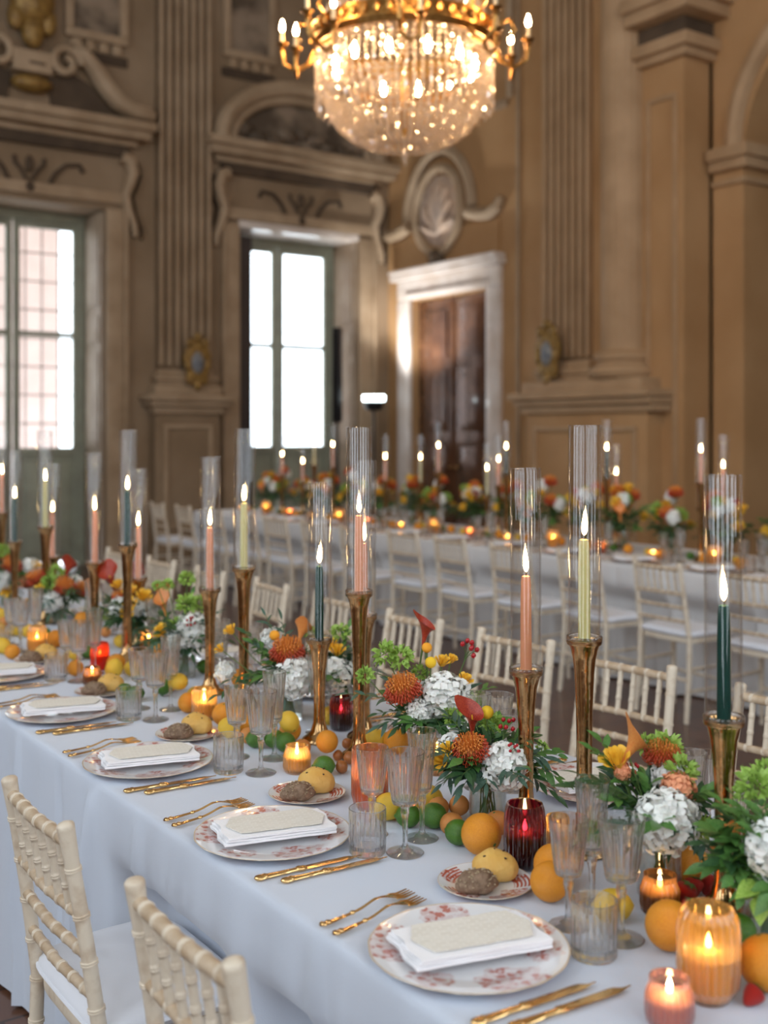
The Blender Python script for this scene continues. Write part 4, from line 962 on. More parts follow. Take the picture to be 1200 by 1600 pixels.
# ================================================================== fruit
def fruit_mesh(kind):
    if kind == 'orange':
        r = 1.0; pr = [(0.0001, -.955), (.10, -.965), (.2, -.965)]+[(sin(a)*1.0, -cos(a)*.98) for a in [radians(d) for d in range(18, 163, 12)]]+[(.14, .955), (.07, .93), (.0001, .92)]
        return MB().lathe(pr, 28).mesh('orange_body', M['orange'], 80)
    if kind in ('lemon', 'lime'):
        e = 1.22 if kind == 'lemon' else 1.1
        pr = [(.0001, -e-.12), (.10, -e-.10), (.16, -e-.03), (.26, -e+.06)]+[(sin(a), -cos(a)*e*.98) for a in [radians(d) for d in range(24, 160, 12)]]+[(.22, e-.02), (.13, e+.03), (.0001, e+.02)]
        return MB().lathe(pr, 26).mesh(kind+'_body', M[kind], 80)
    if kind == 'apricot':
        return MB().lathe([(sin(a)+.0001, -cos(a)*.94) for a in [radians(d) for d in range(0, 181, 12)]], 24, lambda r, z, a, i: r*(1-.05*exp(-(min(a, 2*pi-a)/.25)**2))).mesh('apricot_body', M['apricot'], 80)
    if kind == 'strawberry':
        return MB().lathe([(.0001, -1.2), (.25, -1.1), (.55, -.75), (.85, -.2), (1.0, .3), (.95, .65), (.6, .85), (.0001, .88)], 20).mesh('strawberry_body', M['strawberry'], 80)
    if kind == 'fig':
        return MB().lathe([(.0001, -1), (.5, -.9), (.95, -.3), (1.0, .2), (.75, .7), (.35, 1.05), (.0001, 1.15)], 18).mesh('fig_body', M['fig'], 80)
FMESH = {k: fruit_mesh(k) for k in ('orange', 'lemon', 'lime', 'apricot', 'strawberry', 'fig')}
CALYX = MB().lathe([(0.0001, .0), (.09, .0), (.10, .03), (.05, .06), (.0001, .06)], 7).mesh('stem_scar', M['stem'], 60)
STAR = MB()
for i in range(6):
    a = pi*i/3; STAR.tube([(0, 0, .92), (.4*cos(a), .4*sin(a), 1.0), (.85*cos(a), .85*sin(a), .9)], [.16, .18, .02], 6, flat=.3)
STAR = STAR.mesh('leafy_cap', M['leaf_mid'])
def fruit(kind, pos, r, label, rot=None, group=None, lift=0):
    if rot is None: rot = (rf.uniform(-.6, .6), rf.uniform(-.6, .6), rf.uniform(0, 6))
    from mathutils import Euler
    Rm = Euler(rot).to_matrix(); lo = min((Rm @ (v.co*r)).z for v in FMESH[kind].vertices); pos = Vector(pos); pos.z = TZ+.0015-lo+lift
    e = O(kind, None, None, pos, rot, r); MOVE.append((e, r*1.0, lift)); tag(e, label, kind if kind != 'fig' else 'fruit', group)
    O(kind+'_body', FMESH[kind], e)
    if kind == 'strawberry': O('leafy_cap', STAR, e)
    elif kind != 'fig': O('stem_scar', CALYX, e, (0, 0, {'lemon': 1.22, 'lime': 1.1, 'apricot': .92}.get(kind, .91)))
    if kind == 'fig': e.name = 'kumquat'
    return e
rf = random.Random(21)
SIDE = (pi/2*.9, 0, 0)
def fpx(kind, px, py, r, label, rot=None, lift=0, group=None): return fruit(kind, on(px, py, TZ+r*.97+lift), r, label, rot, group, lift)
LY = lambda a: (pi/2, 0, a)
fpx('orange', 752, 1305, .0395, 'large orange leaning on the plum votive', (1.9, .3, .2))
fpx('orange', 1017, 1442, .0385, 'large orange beside the tumbler, before the smoky votive', (1.8, .5, -.2))
fpx('orange', 856, 1360, .037, 'orange just past the plum votive, behind a goblet')
fpx('orange', 1195, 1508, .040, 'orange beside the strawberry and amber votive')
fpx('orange', 1066, 1352, .038, 'orange behind the glass vase of white hydrangea')
fpx('orange', 918, 1385, .034, 'orange behind the goblets at the smoky votive')
fpx('lemon', 948, 1412, .027, 'lemon behind the tumbler next to the large orange', LY(.9))
fpx('lemon', 452, 1130, .026, 'bright lemon sitting on top of the limes', (2.2, .5, .3), .030)
fpx('lemon', 347, 1136, .027, 'lemon beside the ribbed amber votive', (1.7, .4, .5))
fpx('lemon', 378, 1118, .025, 'lemon half hidden behind another lemon and a goblet', LY(1.2))
fpx('orange', 281, 1096, .030, 'orange between bread roll and ribbed amber votive')
fpx('lemon', 279, 1066, .025, 'lemon perched on an orange near the red berries', LY(.5), .055)
fpx('lemon', 178, 1050, .029, 'lemon beside the glowing red votive', (.3, .2, 0))
fpx('lime', 184, 1078, .024, 'lime beside the lemon at the red votive', LY(.4))
fpx('lime', 212, 1084, .023, 'dark lime under the goblets by the red votive', LY(1.1))
fpx('orange', 511, 1160, .028, 'oval orange resting against the short candlestick', (1.45, 0, 1.2), .022)
fpx('orange', 478, 1142, .029, 'orange behind the short brass candlestick')
fpx('apricot', 455, 1172, .024, 'apricot behind the small amber votive')
fpx('apricot', 388, 1150, .022, 'apricot behind a goblet near lemons')
fpx('lime', 406, 1156, .023, 'lime between apricot and goblet stem', LY(.8))
fpx('lime', 434, 1162, .025, 'lime under the bright lemon', LY(.2))
fpx('lime', 506, 1198, .024, 'lime beside the small amber votive and bread plate', LY(1.0))
fpx('fig', 534, 1200, .015, 'red-brown kumquat next to the lime, low one'); fpx('fig', 546, 1186, .015, 'red-brown kumquat behind the low one', lift=.002)
fpx('fig', 552, 1168, .014, 'red-brown kumquat against the tall candlestick', lift=.004); fpx('fig', 528, 1182, .013, 'small kumquat under the oval orange')
fpx('lemon', 598, 1160, .027, 'lemon behind the copper votive by the tall candlestick', LY(1.2))
fpx('lemon', 607, 1262, .028, 'lemon between the copper votive and goblets', (1.2, .4, .4))
fpx('lemon', 668, 1248, .028, 'lemon behind the tall flute', LY(.6))
fpx('lime', 664, 1288, .026, 'bright green lime under the tall flute', LY(.3))
fpx('lime', 640, 1276, .024, 'yellowish lime beside the goblet stem', LY(1.0))
fpx('apricot', 697, 1288, .024, 'apricot between two limes'); fpx('apricot', 698, 1263, .023, 'apricot tucked behind the other apricot', lift=.004)
fpx('apricot', 722, 1262, .022, 'apricot in front of the bouquet vase', lift=.006)
fpx('lime', 716, 1302, .025, 'dark lime pressed against the large orange', LY(.4))
fpx('apricot', 786, 1285, .026, 'apricot between the large orange and plum votive')
fpx('lime', 1082, 1440, .026, 'dark lime behind the large amber votive', LY(.6)); fpx('lime', 1166, 1450, .025, 'dark lime behind the cut lime', LY(1.1), .012)
fpx('strawberry', 1083, 1402, .019, 'strawberry beside the smoky votive, upright', (.3, .3, 0)); fpx('strawberry', 1062, 1392, .017, 'strawberry touching the smoky votive'); fpx('strawberry', 1105, 1392, .018, 'strawberry against the candlestick foot')
fpx('strawberry', 1163, 1552, .015, 'small strawberry alone on the cloth by the amber votive', (.2, .9, 0)); fpx('strawberry', 1078, 1425, .016, 'strawberry lowest of the cluster near the dark lime')
fpx('orange', 1180, 1400, .036, 'orange under the leafy bouquet at the table end')
for i in range(34):                                    # the rest of the fruit runner, between and behind the named pieces
    k = ('orange', 'lemon', 'lime', 'apricot')[(i*3+i//5) % 4]; r = {'orange': .033, 'lemon': .026, 'lime': .024, 'apricot': .022}[k]
    fruit(k, (rf.uniform(1.42, 1.50) if i % 3 else rf.uniform(1.66, 1.72), 2.35+.095*i, TZ+r), r, k+' in the mixed fruit runner between the candlesticks of the plum votive table', None if k in ('orange', 'apricot') else LY(rf.random()*3), k+'s of the fruit runner')
p = on(1156, 1475, TZ+.012)
t = thing('cut_lime', 'halved lime showing its pale flesh beside the amber votive', 'lime', (p.x, p.y, TOP+.0245), .4)
m = MB(); m.ell((0, 0, 0), (.027, .025, .025), 20, 10); m.v = [(x, y, min(z, 0)) for x, y, z in m.v]; part('rind', m, M['lime'], t); t.rotation_euler = (.12, -.10, .4)
m = MB(); m.lathe([(.0238, .0004), (.0238, .0012), (.0001, .0014)], 24); fl_ = part('flesh', m, M['lime_cut'], t)
for i in range(8): a = 2*pi*i/8; m = MB(); m.tube([(.004*cos(a), .004*sin(a), .0015), (.021*cos(a), .021*sin(a), .0015)], .0007, 4); part('membrane', m, M['napkin'], fl_)
for i in range(6):
    px, py = ((12, 1010), (30, 1020), (108, 1040), (120, 1020), (255, 1075), (20, 985))[i]
    fpx(('lemon', 'orange', 'orange', 'lemon', 'lime', 'lemon')[i], px, py, .027, ('lemon', 'orange', 'orange', 'lemon', 'lime', 'lemon')[i]+' in the fruit row near the golden and red votives', group='fruit near the golden and red votives')
for i in range(44):
    k = ('orange', 'lemon', 'orange', 'lime')[i % 4]; r = .034 if k == 'orange' else .026
    fruit(k, (5.72+rf.uniform(-.03, .10)+(.09 if i % 2 else 0), 3.7+.165*i, TZ+r*.97), r, '%s in the fruit row of the table along the door wall' % k, None if k == 'orange' else LY(rf.random()*3), k+'s on the door-wall table')
# ================================================================== flowers
def frame_q(t, n):
    t = Vector(t).normalized(); n = Vector(n); n = (n-t*n.dot(t))
    n = n.normalized() if n.length > 1e-6 else t.orthogonal().normalized()
    x = t.cross(n)*-1; x = n.cross(t)
    return Matrix((x, n, t)).transposed().to_quaternion()        # z = leaf axis, y = leaf normal
def leaf_mesh(name, m, w, cup=.12, bend=.18, nl=6):
    vs = []; fs = []
    for i in range(nl+1):
        t = i/nl; hw = w*sin(pi*min(1, t*.97+.03)**.8)*.5; y = bend*(t*t)*-1
        vs += [(-hw, y+cup*hw*2, t), (0, y, t), (hw, y+cup*hw*2, t)]
    for i in range(nl): b = i*3; fs += [(b, b+1, b+4, b+3), (b+1, b+2, b+5, b+4)]
    return MB().add(vs, fs).mesh(name, m, 80)
LEAF = {'dark': leaf_mesh('leaf', M['leaf'], .34), 'blue': leaf_mesh('leaf', M['leaf_blue'], .26, bend=.25), 'mid': leaf_mesh('leaf', M['leaf_mid'], .46), 'lime': leaf_mesh('leaf', M['leaf_lime'], .66, .22), 'oval': leaf_mesh('leaf', M['leaf_mid'], .58, .1)}
def sprig_path(p0, p1, sag, n=7):
    p0, p1 = Vector(p0), Vector(p1); d = p1-p0; out = []
    for i in range(n+1): t = i/n; out.append(p0+d*t+Vector((0, 0, sag*d.length*4*t*(1-t))))
    return out
def sprig_leaves(p0, p1, sag, n, L, rd, lo=.3):
    res = []; pts = sprig_path(p0, p1, sag)
    for i in range(n):
        t = lo+(1-lo)*(i+.5)/n if i < n-1 else 1.0; k = min(len(pts)-2, int(t*(len(pts)-1))); f = t*(len(pts)-1)-k
        p = pts[k].lerp(pts[k+1], f); tg = (pts[k+1]-pts[k]).normalized(); sd = tg.cross(Vector((0, 0, 1)))
        sd = sd.normalized() if sd.length > .05 else Vector((1, 0, 0)); sd = Quaternion(tg, rd.uniform(-.7, .7)) @ sd
        s = 1 if i % 2 else -1; d = tg*rd.uniform(.55, .9)+sd*s*.8 if i < n-1 else tg
        nr = Vector((0, 0, 1))+sd*rd.uniform(-.5, .5)-Vector((SA, CA, 0))*.35
        res.append((p, frame_q(d, nr), L*rd.uniform(.75, 1.15)*(1 if i < n-1 else 1.0)))
    return res
def sprig(parent, p0, p1, kind, n, L, rd, sag=.08, detail=True):
    pts = sprig_path(p0, p1, sag); m = MB().tube(pts, [.0016*(1-.6*i/7) for i in range(8)], 5)
    lv = sprig_leaves(p0, p1, sag, n, L, rd)
    if detail:
        o = part('foliage_sprig', m, M['stem'], parent)
        for p, q, s in lv: O('leaf', LEAF[kind], o, p, q, s)
    else:
        m.cur = 1; src = LEAF[kind]
        for p, q, s in lv:
            m.add([Vector(p)+(q @ (v.co*s)) for v in src.vertices], [tuple(f.vertices) for f in src.polygons])
        o = O('foliage_sprig', m.mesh('foliage_sprig', [M['stem'], src.materials[0]], 80), parent)
    return o
def m_pin(seed):
    m = MB(); m.cur = 1; m.lathe([(.0001, -.35), (.3, -.3), (.5, 0), (.48, .25), (.3, .45), (.0001, .5)], 14); m.cur = 0; rd = random.Random(seed); n = 190
    for i in range(n):
        z = 1-1.15*(i+.5)/n; a = i*2.39996; s = sqrt(max(0, 1-z*z)); d = Vector((s*cos(a), s*sin(a), z)); up = Vector((0, 0, 1)); j = rd.uniform(.9, 1.08); m.cur = 2 if z > .55 else 0
        m.tube([d*.38, (d*.80+up*.02)*j, (d*.98+up*.20)*j, (d*.84+up*.34)*j], [.030, .026, .024, .030], 4, caps=False)
    return m.mesh('pincushion', [M['protea'], M['protea_core'], M['protea_mid']], 60)
def m_hyd(seed, n=190, size=.18, m='hyd'):
    mb = MB(); rd = random.Random(seed); mb.ell((0, 0, 0), .80, 16, 10)
    for i in range(n):
        z = 1-1.75*(i+.5)/n; a = i*2.39996; s = sqrt(max(0, 1-z*z)); d = Vector((s*cos(a), s*sin(a), z)); rr = rd.uniform(.80, 1.02)*(1+.22*noise.noise(d*1.8+Vector((seed, 0, 0))))
        u = d.orthogonal().normalized(); v = d.cross(u); ph = rd.random()*pi; d2 = (d+Vector((rd.uniform(-.6, .6), rd.uniform(-.6, .6), rd.uniform(-.6, .6)))).normalized(); u = d2.orthogonal().normalized(); v = d2.cross(u)
        for k in range(4):
            b = ph+k*pi/2; dr = u*cos(b)+v*sin(b); sd = u*-sin(b)+v*cos(b); c = d*rr; w = size*rd.uniform(.85, 1.15)
            def pt(x, y): return c+dr*(w*x)+sd*(w*.55*y*sin(pi*min(1, .18+x*.75)))+d2*(w*(-.45*x*x+.55*x+.16*y*y))
            mb.grid(lambda p, q: pt(p, q*2-1), 3, 2)
    return mb.mesh('bloom', M[m], 80)
def m_rose():
    mb = MB(); rd = random.Random(4)
    for ring, (n, r, h, op) in enumerate(((3, .28, .75, .05), (5, .5, .72, .25), (6, .78, .55, .62))):
        for k in range(n):
            a0 = 2*pi*k/n+ring*.6; wd = 2*pi/n*.75
            def fn(u, v): a = a0+(u-.5)*wd*(1.1-.25*v); rr = r*(.35+.65*v**.7)+op*.42*v**3; z = -.55+(h+.55)*v-op*.25*v**4-.12*abs(u-.5)*v; return (rr*cos(a), rr*sin(a), z+.06*sin(5*u+k))
            mb.grid(fn, 4, 5)
    return mb.mesh('rose_bloom', M['rose'], 80)
def m_calla(m):
    mb = MB()
    def fn(u, v):
        a = (u-.5)*2*pi*1.04; fl = v**3; r = .11+.10*v+.62*fl; tipw = max(0, cos(a))**6
        z = v*1.75+fl*(.55*cos(a))*.75+tipw*.35*fl; rr = r*(1+.35*fl*cos(a)*.5)
        return (rr*cos(a)+.0+tipw*.15*v**6, rr*sin(a), z-.9)
    mb.grid(fn, 22, 12); mb.cur = 1; mb.tube([(0, 0, -.5), (0, 0, .1), (.02, 0, .5)], [.05, .06, .03], 8)
    mb.cur = 2; mb.tube([(0, 0, -2.4), (0, 0, -1.4), (0, 0, -.85)], [.06, .07, .11], 8)
    return mb.mesh('calla_bloom', [m, M['crasp'], M['stem']], 80)
def m_crasp(m): return MB().ell((0, 0, 0), 1, 18, 12).mesh('craspedia_ball', m, 80)
def m_berry():
    mb = MB(); rd = random.Random(9)
    tips = [(.0, .0, 1.25), (.75, .1, .95), (-.7, .2, 1.05), (.25, .7, .8), (-.25, -.65, .75), (.55, -.5, .45), (-.9, -.2, .45)]
    for x, y, z in tips:
        mb.cur = 1; mb.tube([(0, 0, -.9), (x*.3, y*.3, z*.2), (x, y, z-.1)], .035, 5); mb.cur = 0; mb.lathe([(.0001, -.24), (.17, -.18), (.23, 0), (.19, .16), (.08, .26), (.0001, .29)], 10, None, (x, y, z))
    return mb.mesh('berry_cluster', [M['berry'], M['stem']], 60)
def m_limeleaf(seed):
    mb = MB(); rd = random.Random(seed); src = LEAF['lime']
    for i in range(40):
        z = 1-1.6*(i+.5)/40; a = i*2.39996; s = sqrt(max(0, 1-z*z)); d = Vector((s*cos(a), s*sin(a), z)); t = (d+Vector((rd.uniform(-.6, .6), rd.uniform(-.6, .6), rd.uniform(-.5, .5)))).normalized()
        q = frame_q(t, d.cross(Vector((rd.random(), rd.random(), rd.random())))+Vector((0, 0, .3))); L = rd.uniform(.42, .62)
        mb.add([d*rd.uniform(.3, .6)+(q @ (v.co*L)) for v in src.vertices], [tuple(f.vertices) for f in src.polygons])
    return mb.mesh('lime_bells', M['leaf_lime'], 80)
FLW = {'pin': ('pincushion_protea', [m_pin(1), m_pin(2)], .041), 'hyd': ('hydrangea', [m_hyd(1), m_hyd(2)], .050), 'rose': ('yellow_rose', [m_rose()], .019), 'calla': ('calla_lily', [m_calla(M['calla'])], .036),
       'callao': ('calla_lily', [m_calla(M['calla_o'])], .036), 'crasp': ('craspedia', [m_crasp(M['crasp'])], .0125), 'craspo': ('craspedia', [m_crasp(M['crasp_o'])], .0125), 'berry': ('hypericum_berries', [m_berry()], .024),
       'lime': ('lime_bells', [m_limeleaf(1), m_limeleaf(2)], .036), 'salmon': ('salmon_bloom', [m_hyd(5, 120, .18, 'salmon')], .030)}
VASE = MB().lathe([(0, 0), (.037, 0), (.039, .004), (.039, .108), (.0378, .110), (.0366, .108), (.0366, .010), (0, .008)], 36).mesh('vase', M['vase'], 50)
WATER = MB().lathe([(0, .010), (.0362, .010), (.0362, .062), (0, .062)], 28).mesh('water', M['water'], 50)
CORE = leaf_mesh('leaf', M['leaf'], .34)
def bouquet(px, Z, label, flowers, sprigs=(), fill=10, detail=True, seed=1, group=None, xy=None, vase=True, fr=.10, kinds=('dark', 'blue', 'mid')):
    """flowers: (type, px, py, depth offset, scale); everything hangs on one arrangement standing on the table"""
    x, y = xy or W(px, Z); rd = random.Random(seed)
    t = thing('flower_arrangement', label, 'flowers', (x, y, TOP), 0, group); base = Vector((x, y, TOP))
    if xy is None: FIXED.append((x, y, .040))
    if vase: O('vase', VASE, t); O('water', WATER, t)
    core = Vector((0, 0, .135)); st = MB()
    for f in flowers:
        typ, fx, fy, dz, sc = f[:5]
        p = (P3(fx, fy, Z+dz)-base) if xy is None else Vector((fx, fy, dz))
        nm, meshes, r = FLW[typ]; d = (p-core).normalized()*.7+Vector((0, 0, .5))-Vector((SA, CA, 0))*.45
        if typ == 'pin': d = (p-core).normalized()*.5+Vector((0, 0, .9))-Vector((SA, CA, 0))*.2
        if typ.startswith('calla'): d = (p-core).normalized()*.3+Vector((0, 0, 1))
        if len(f) > 5: d = Vector(f[5])
        q = aim(d) @ Quaternion((0, 0, 1), rd.uniform(0, 6.28) if not typ.startswith('calla') else rd.uniform(1.8, 3.4))
        o = O(nm, rd.choice(meshes), t, p, q, r*sc)
        ln = (p-Vector((0, 0, .02)))
        st.tube([Vector((rd.uniform(-.014, .014), rd.uniform(-.014, .014), .016)), Vector((p.x*.15, p.y*.15, .11)), p*.6+Vector((0, 0, .02)), p-d.normalized()*r*sc*.3], .0016, 5)
    for i in range(7): a = rd.random()*6.28; st.tube([(.02*cos(a), .02*sin(a), .012), (-.012*cos(a), -.012*sin(a), .10), (-.03*cos(a), -.03*sin(a), .16)], .0022, 5)
    part('stems', st, M['stem'], t)['kind'] = 'stuff'
    for s in sprigs:                                    # (kind, px, py, dz, n leaves, leaf length)
        kd, fx, fy, dz, n, L = s; p = P3(fx, fy, Z+dz)-base; p.z = max(p.z, .055)
        sprig(t, core+Vector((p.x*.1, p.y*.1, 0)), p, kd, n, L, rd, .06, detail)
    for i in range(fill):
        a = 2*pi*i/fill+rd.uniform(-.3, .3); e = rd.uniform(-.25, .75); L = rd.uniform(.75, 1.15)*fr
        p = core+Vector((cos(a)*cos(e), sin(a)*cos(e), sin(e)*.9))*L; p.z = max(p.z, .075)
        sprig(t, Vector((cos(a)*.02, sin(a)*.02, .115)), p, kinds[i % len(kinds)], 11, .042, rd, .10, detail)
    mass = MB(); src = LEAF[kinds[0]]                  # dense inner greenery, too close-packed to count
    for i in range(70):
        a = rd.random()*6.28; e = rd.uniform(-.5, 1.3); r = rd.uniform(.02, .065)*fr/.10; d = Vector((cos(a)*cos(e), sin(a)*cos(e), sin(e)*.8)); q = frame_q(d+Vector((rd.uniform(-.7, .7), rd.uniform(-.7, .7), rd.uniform(-.6, .4))), Vector((rd.uniform(-1, 1), rd.uniform(-1, 1), 1)))
        p = core+d*r; mass.add([p+(q @ (v.co*.042)) for v in src.vertices], [tuple(f.vertices) for f in src.polygons])
    mass.v = [(x_, y_, max(z_, .02)) for x_, y_, z_ in mass.v]
    O('inner_greenery', mass.mesh('inner_greenery', src.materials[0], 80), t)['kind'] = 'stuff'
    return t
# ---- arrangements of the table with the plum votives, one by one
bouquet(762, 2.36, 'arrangement with red pincushion protea, dark calla and white hydrangea behind the plum votive', [
    ('pin', 737, 1178, -.05, .98), ('calla', 738, 1128, -.02, .95, (-.25, -.3, 1)), ('hyd', 787, 1196, -.05, .95), ('hyd', 712, 1168, .05, .7), ('rose', 690, 1188, -.06, 1.0), ('rose', 699, 1172, -.05, .9), ('crasp', 761, 1113, .0, 1.1), ('berry', 790, 1140, -.02, .85), ('berry', 800, 1172, -.08, .6), ('lime', 768, 1132, .02, .8), ('lime', 846, 1168, .10, .5)],
    [('blue', 690, 1225, -.08, 9, .042), ('blue', 722, 1232, -.10, 9, .042), ('blue', 760, 1225, -.10, 9, .042), ('mid', 872, 1180, .04, 12, .034), ('mid', 882, 1222, .02, 12, .038), ('dark', 870, 1245, .0, 9, .044), ('blue', 702, 1205, -.08, 8, .038), ('dark', 862, 1205, .05, 10, .036)], 15, seed=3, fr=.115)
bouquet(672, 2.74, 'arrangement with lime bells, red protea, tall orange calla and berries behind the goblets', [
    ('pin', 632, 1086, -.05, 1.15), ('hyd', 694, 1088, -.03, 1.15), ('calla', 664, 990, .02, .95, (.05, -.2, 1)), ('craspo', 667, 1012, -.01, 1.0), ('crasp', 673, 1035, -.03, 1.1), ('rose', 691, 1034, .0, 1.05), ('rose', 705, 1030, .02, .85), ('rose', 727, 1062, -.02, 1.0), ('berry', 730, 1022, .02, 1.1), ('lime', 602, 1022, -.02, 1.0), ('lime', 628, 1028, -.02, 1.0), ('lime', 571, 1055, -.06, .7), ('lime', 655, 1052, .02, .7), ('hyd', 655, 1112, -.05, .6), ('lime', 706, 1120, -.09, .75), ('lime', 738, 1098, .0, .8)],
    [('blue', 545, 1084, -.05, 8, .036), ('mid', 605, 1060, -.04, 5, .04), ('dark', 650, 1150, -.10, 10, .034), ('dark', 690, 1140, -.12, 10, .034), ('mid', 665, 1155, -.10, 10, .03), ('mid', 765, 1075, .04, 10, .03), ('dark', 590, 1115, -.02, 9, .03), ('mid', 718, 1128, -.10, 8, .034), ('dark', 620, 1140, -.06, 9, .032)], 14, seed=5, fr=.115)
bouquet(1030, 1.99, 'arrangement with orange calla, white hydrangea and lime bells in a clear vase', [
    ('hyd', 1040, 1282, -.06, 1.05), ('callao', 986, 1170, .02, 1.0, (.3, -.35, .9)), ('rose', 962, 1188, .02, 1.5), ('pin', 1034, 1190, .04, .85), ('salmon', 1060, 1232, -.02, 1.0), ('hyd', 1046, 1212, .04, .7), ('lime', 1040, 1170, .06, 1.0), ('lime', 1066, 1204, .0, .9), ('salmon', 972, 1206, .02, .5), ('berry', 990, 1208, .03, .6), ('hyd', 1070, 1265, -.02, .55), ('lime', 1092, 1290, -.02, .8), ('lime', 1010, 1165, .06, .7)],
    [('mid', 925, 1172, .05, 11, .036), ('mid', 940, 1160, .05, 11, .032), ('dark', 905, 1210, .04, 9, .046), ('dark', 900, 1230, .03, 8, .05), ('dark', 952, 1228, -.03, 10, .036), ('oval', 1010, 1215, -.03, 7, .036), ('mid', 960, 1248, -.04, 10, .034), ('dark', 1102, 1240, -.02, 8, .036), ('dark', 1080, 1318, -.08, 6, .04), ('dark', 975, 1262, -.05, 10, .034)], 13, seed=8, fr=.11)
bouquet(1196, 1.80, 'leafy green arrangement with lime bells and dark protea at the teal taper', [
    ('lime', 1180, 1228, .05, 1.0), ('lime', 1198, 1212, .08, .9), ('pin', 1158, 1315, .02, .7), ('hyd', 1210, 1325, -.05, .9), ('lime', 1165, 1240, .06, .6), ('calla', 1168, 1330, .0, .6)],
    [('oval', 1128, 1255, .03, 10, .032), ('oval', 1112, 1300, .0, 10, .03), ('oval', 1125, 1345, -.03, 10, .03), ('mid', 1150, 1250, -.02, 10, .034), ('dark', 1100, 1318, .0, 7, .034), ('oval', 1145, 1370, -.05, 9, .03), ('mid', 1170, 1290, -.08, 10, .034), ('oval', 1160, 1400, -.06, 9, .032), ('mid', 1190, 1260, -.06, 10, .034), ('lime', 1190, 1400, -.07, 5, .05), ('mid', 1140, 1310, -.04, 10, .032)], 12, seed=13, kinds=('oval', 'mid', 'dark'))
bouquet(452, 3.22, 'arrangement with shaggy orange protea and white hydrangea beside the mustard taper', [
    ('pin', 450, 1026, -.04, 1.25), ('hyd', 462, 1058, -.08, 1.1), ('craspo', 429, 993, .0, 1.2), ('callao', 470, 992, .03, .9, (.4, 0, 1)), ('hyd', 425, 1000, .06, .7), ('rose', 360, 985, .04, 1.1), ('rose', 344, 1014, .0, .9), ('hyd', 352, 1050, .05, .6), ('berry', 476, 1082, -.06, .5), ('lime', 486, 990, .05, .7)],
    [('mid', 405, 1020, -.04, 10, .034), ('mid', 420, 1035, -.06, 10, .034), ('blue', 415, 962, .04, 9, .04), ('blue', 440, 968, .04, 8, .04), ('dark', 385, 990, .02, 9, .036), ('dark', 340, 1085, -.05, 8, .036), ('dark', 380, 1075, -.06, 9, .036), ('mid', 395, 1005, .0, 9, .032), ('dark', 360, 1062, -.03, 9, .036), ('blue', 445, 1092, -.08, 7, .034)], 16, seed=17, fr=.12)
bouquet(528, 3.22, 'small arrangement of yellow roses and white hydrangea behind the short candlestick', [
    ('hyd', 524, 1055, -.04, 1.0), ('rose', 527, 1017, .0, 1.3), ('rose', 516, 1006, .02, 1.2), ('lime', 532, 990, .04, 1.0), ('hyd', 532, 1088, -.04, .8), ('rose', 496, 1035, .02, 1.0)],
    [('dark', 545, 1040, -.03, 8, .034), ('dark', 538, 1070, -.06, 8, .034), ('mid', 545, 980, .02, 8, .03)], 8, seed=19)
bouquet(288, 3.78, 'arrangement with white hydrangea, red berries and lime bells near the stacked lemons', [
    ('hyd', 300, 988, -.04, 1.15), ('hyd', 276, 1000, -.06, .7), ('berry', 298, 975, -.10, .8), ('rose', 252, 986, -.04, 1.4), ('rose', 262, 996, -.02, 1.0), ('callao', 256, 948, .02, 1.0, (-.3, 0, 1)), ('lime', 292, 944, .0, 1.2), ('lime', 312, 944, .02, 1.0), ('lime', 292, 905, .04, .9), ('lime', 262, 914, .0, .7), ('lime', 276, 975, -.02, .8), ('pin', 322, 995, .0, .7), ('lime', 246, 915, .0, .6)],
    [('dark', 275, 1018, -.08, 9, .04), ('dark', 300, 1022, -.08, 9, .04), ('dark', 330, 1020, -.06, 9, .04), ('mid', 300, 930, .03, 8, .034)], 17, detail=False, fr=.135, seed=23, kinds=('dark', 'blue'))
bouquet(206, 4.25, 'arrangement of yellow spray roses and dark callas over deep green leaves', [
    ('rose', 202, 923, -.05, 1.5), ('rose', 225, 932, -.05, 1.6), ('rose', 203, 943, -.07, 1.45), ('rose', 199, 958, -.09, 1.4), ('rose', 184, 914, .0, 1.3), ('calla', 174, 908, .02, 1.3, (-.4, 0, 1)), ('calla', 205, 904, .04, 1.2, (.5, 0, .8)), ('hyd', 188, 950, -.04, .8), ('hyd', 236, 958, -.02, .7), ('hyd', 212, 950, -.03, .7), ('pin', 190, 938, .0, .9), ('callao', 250, 932, .02, 1.1, (.2, 0, 1)), ('lime', 166, 960, .0, .8)],
    [('dark', 180, 972, -.06, 9, .045), ('dark', 215, 985, -.08, 9, .045), ('dark', 240, 972, -.06, 9, .045), ('dark', 225, 1000, -.08, 8, .045), ('blue', 160, 950, .0, 8, .04)], 17, detail=False, fr=.135, seed=29, kinds=('dark',))
bouquet(92, 4.85, 'arrangement of red proteas and lime bells between golden and red votives', [
    ('pin', 100, 920, -.05, 1.2), ('pin', 58, 908, -.02, 1.1), ('lime', 78, 910, -.06, 1.2), ('lime', 88, 894, -.02, 1.1), ('hyd', 80, 938, -.06, .9), ('rose', 62, 922, -.08, 1.4), ('rose', 55, 932, -.08, 1.3), ('pin', 125, 925, .0, 1.0), ('hyd', 116, 912, .02, .7), ('calla', 105, 892, .05, 1.2, (.3, 0, 1)), ('callao', 138, 925, -.06, 1.1, (.2, 0, 1))],
    [('dark', 78, 962, -.06, 9, .045), ('dark', 100, 970, -.06, 9, .045), ('blue', 112, 955, -.04, 8, .04)], 17, detail=False, fr=.135, seed=31, kinds=('dark', 'blue'))
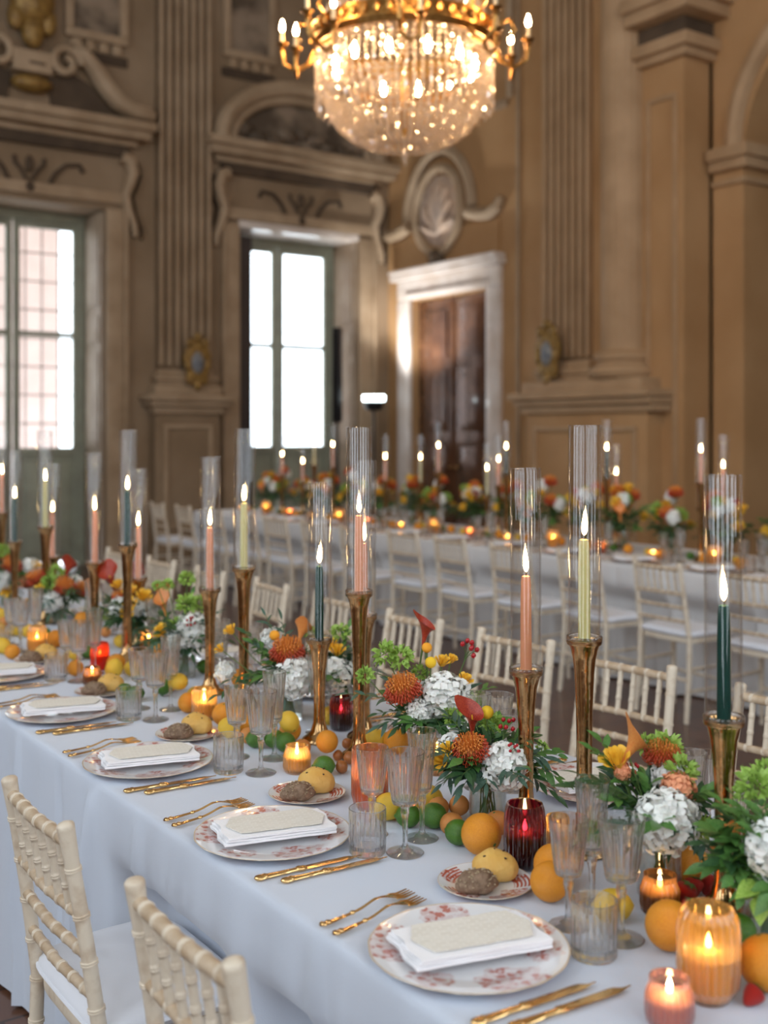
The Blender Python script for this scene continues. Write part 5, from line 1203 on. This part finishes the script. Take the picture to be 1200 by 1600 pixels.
bouquet(14, 5.35, 'arrangement of orange and yellow blooms past the golden votive', [
    ('pin', 18, 890, -.02, 1.2), ('rose', 10, 922, -.05, 1.6), ('callao', 12, 880, .02, 1.3, (0, 0, 1)), ('hyd', 4, 905, -.04, 1.0), ('lime', 6, 862, .03, 1.3), ('rose', 56, 885, .02, 1.5), ('hyd', 48, 885, .04, .8), ('salmon', 30, 908, -.05, 1.0), ('pin', 40, 915, .02, .9)],
    [('dark', 30, 930, -.05, 9, .045), ('dark', 5, 940, -.05, 9, .045), ('mid', 20, 868, .02, 8, .04)], 17, detail=False, fr=.135, seed=37, kinds=('dark', 'mid'))
# ---- arrangements of the table along the door wall
rb = random.Random(77)
def far_arr(kind):
    mix = (('hyd', 'rose', 'rose', 'pin', 'rose', 'lime', 'calla', 'rose'), ('pin', 'rose', 'rose', 'hyd', 'lime', 'lime', 'salmon', 'rose'), ('rose', 'callao', 'rose', 'pin', 'lime', 'hyd', 'rose', 'rose'))[kind]
    fs = []
    for i, f in enumerate(mix+mix[:5]):
        a = rb.uniform(0, 6.28); r = rb.uniform(.02, .125); fs.append((f, cos(a)*r, sin(a)*r, .15+.13*(1-(r/.14)**2)+rb.uniform(-.03, .05), {'rose': 1.9, 'hyd': .78, 'lime': 1.1}.get(f, 1.15)))
    return bouquet(0, 0, 'mixed yellow, white and red arrangement on the table along the door wall', fs, (), 18, False, 40+kind, 'arrangements on the door-wall table', xy=(0, 0), kinds=('dark', 'mid', 'dark'), fr=.155)
protos = [far_arr(k) for k in range(3)]
for i in range(18):
    o = protos[i] if i < 3 else copy_tree(protos[i % 3]); o.location = (5.98+rb.uniform(-.04, .07), 3.4+.43*i, TOP); o.rotation_euler = (0, 0, rb.uniform(0, 6)); o.scale = (1.15, 1.15, 1.25+rb.uniform(-.1, .15)); FIXED.append((o.location.x, o.location.y, .042))

# ---- small things make way: each fruit and far-side glass moves just clear of what it would cut into
mv = [[o, o.location.x, o.location.y, r, lf] for o, r, lf in MOVE if not lf or lf < .02]
for it in range(60):
    for a in mv:
        for fx, fy, fr_ in FIXED:
            dx, dy = a[1]-fx, a[2]-fy; d = sqrt(dx*dx+dy*dy) or 1e-6; g = a[3]+fr_+.001-d
            if g > 0: a[1] += dx/d*g*.6; a[2] += dy/d*g*.6
    for i, a in enumerate(mv):
        for b in mv[i+1:]:
            dx, dy = a[1]-b[1], a[2]-b[2]
            if abs(dx) > .09 or abs(dy) > .09: continue
            d = sqrt(dx*dx+dy*dy) or 1e-6; g = a[3]+b[3]+.001-d
            if g > 0: a[1] += dx/d*g*.5; a[2] += dy/d*g*.5; b[1] -= dx/d*g*.5; b[2] -= dy/d*g*.5
for o, x, y, r, lf in mv: o.location.x, o.location.y = x, y
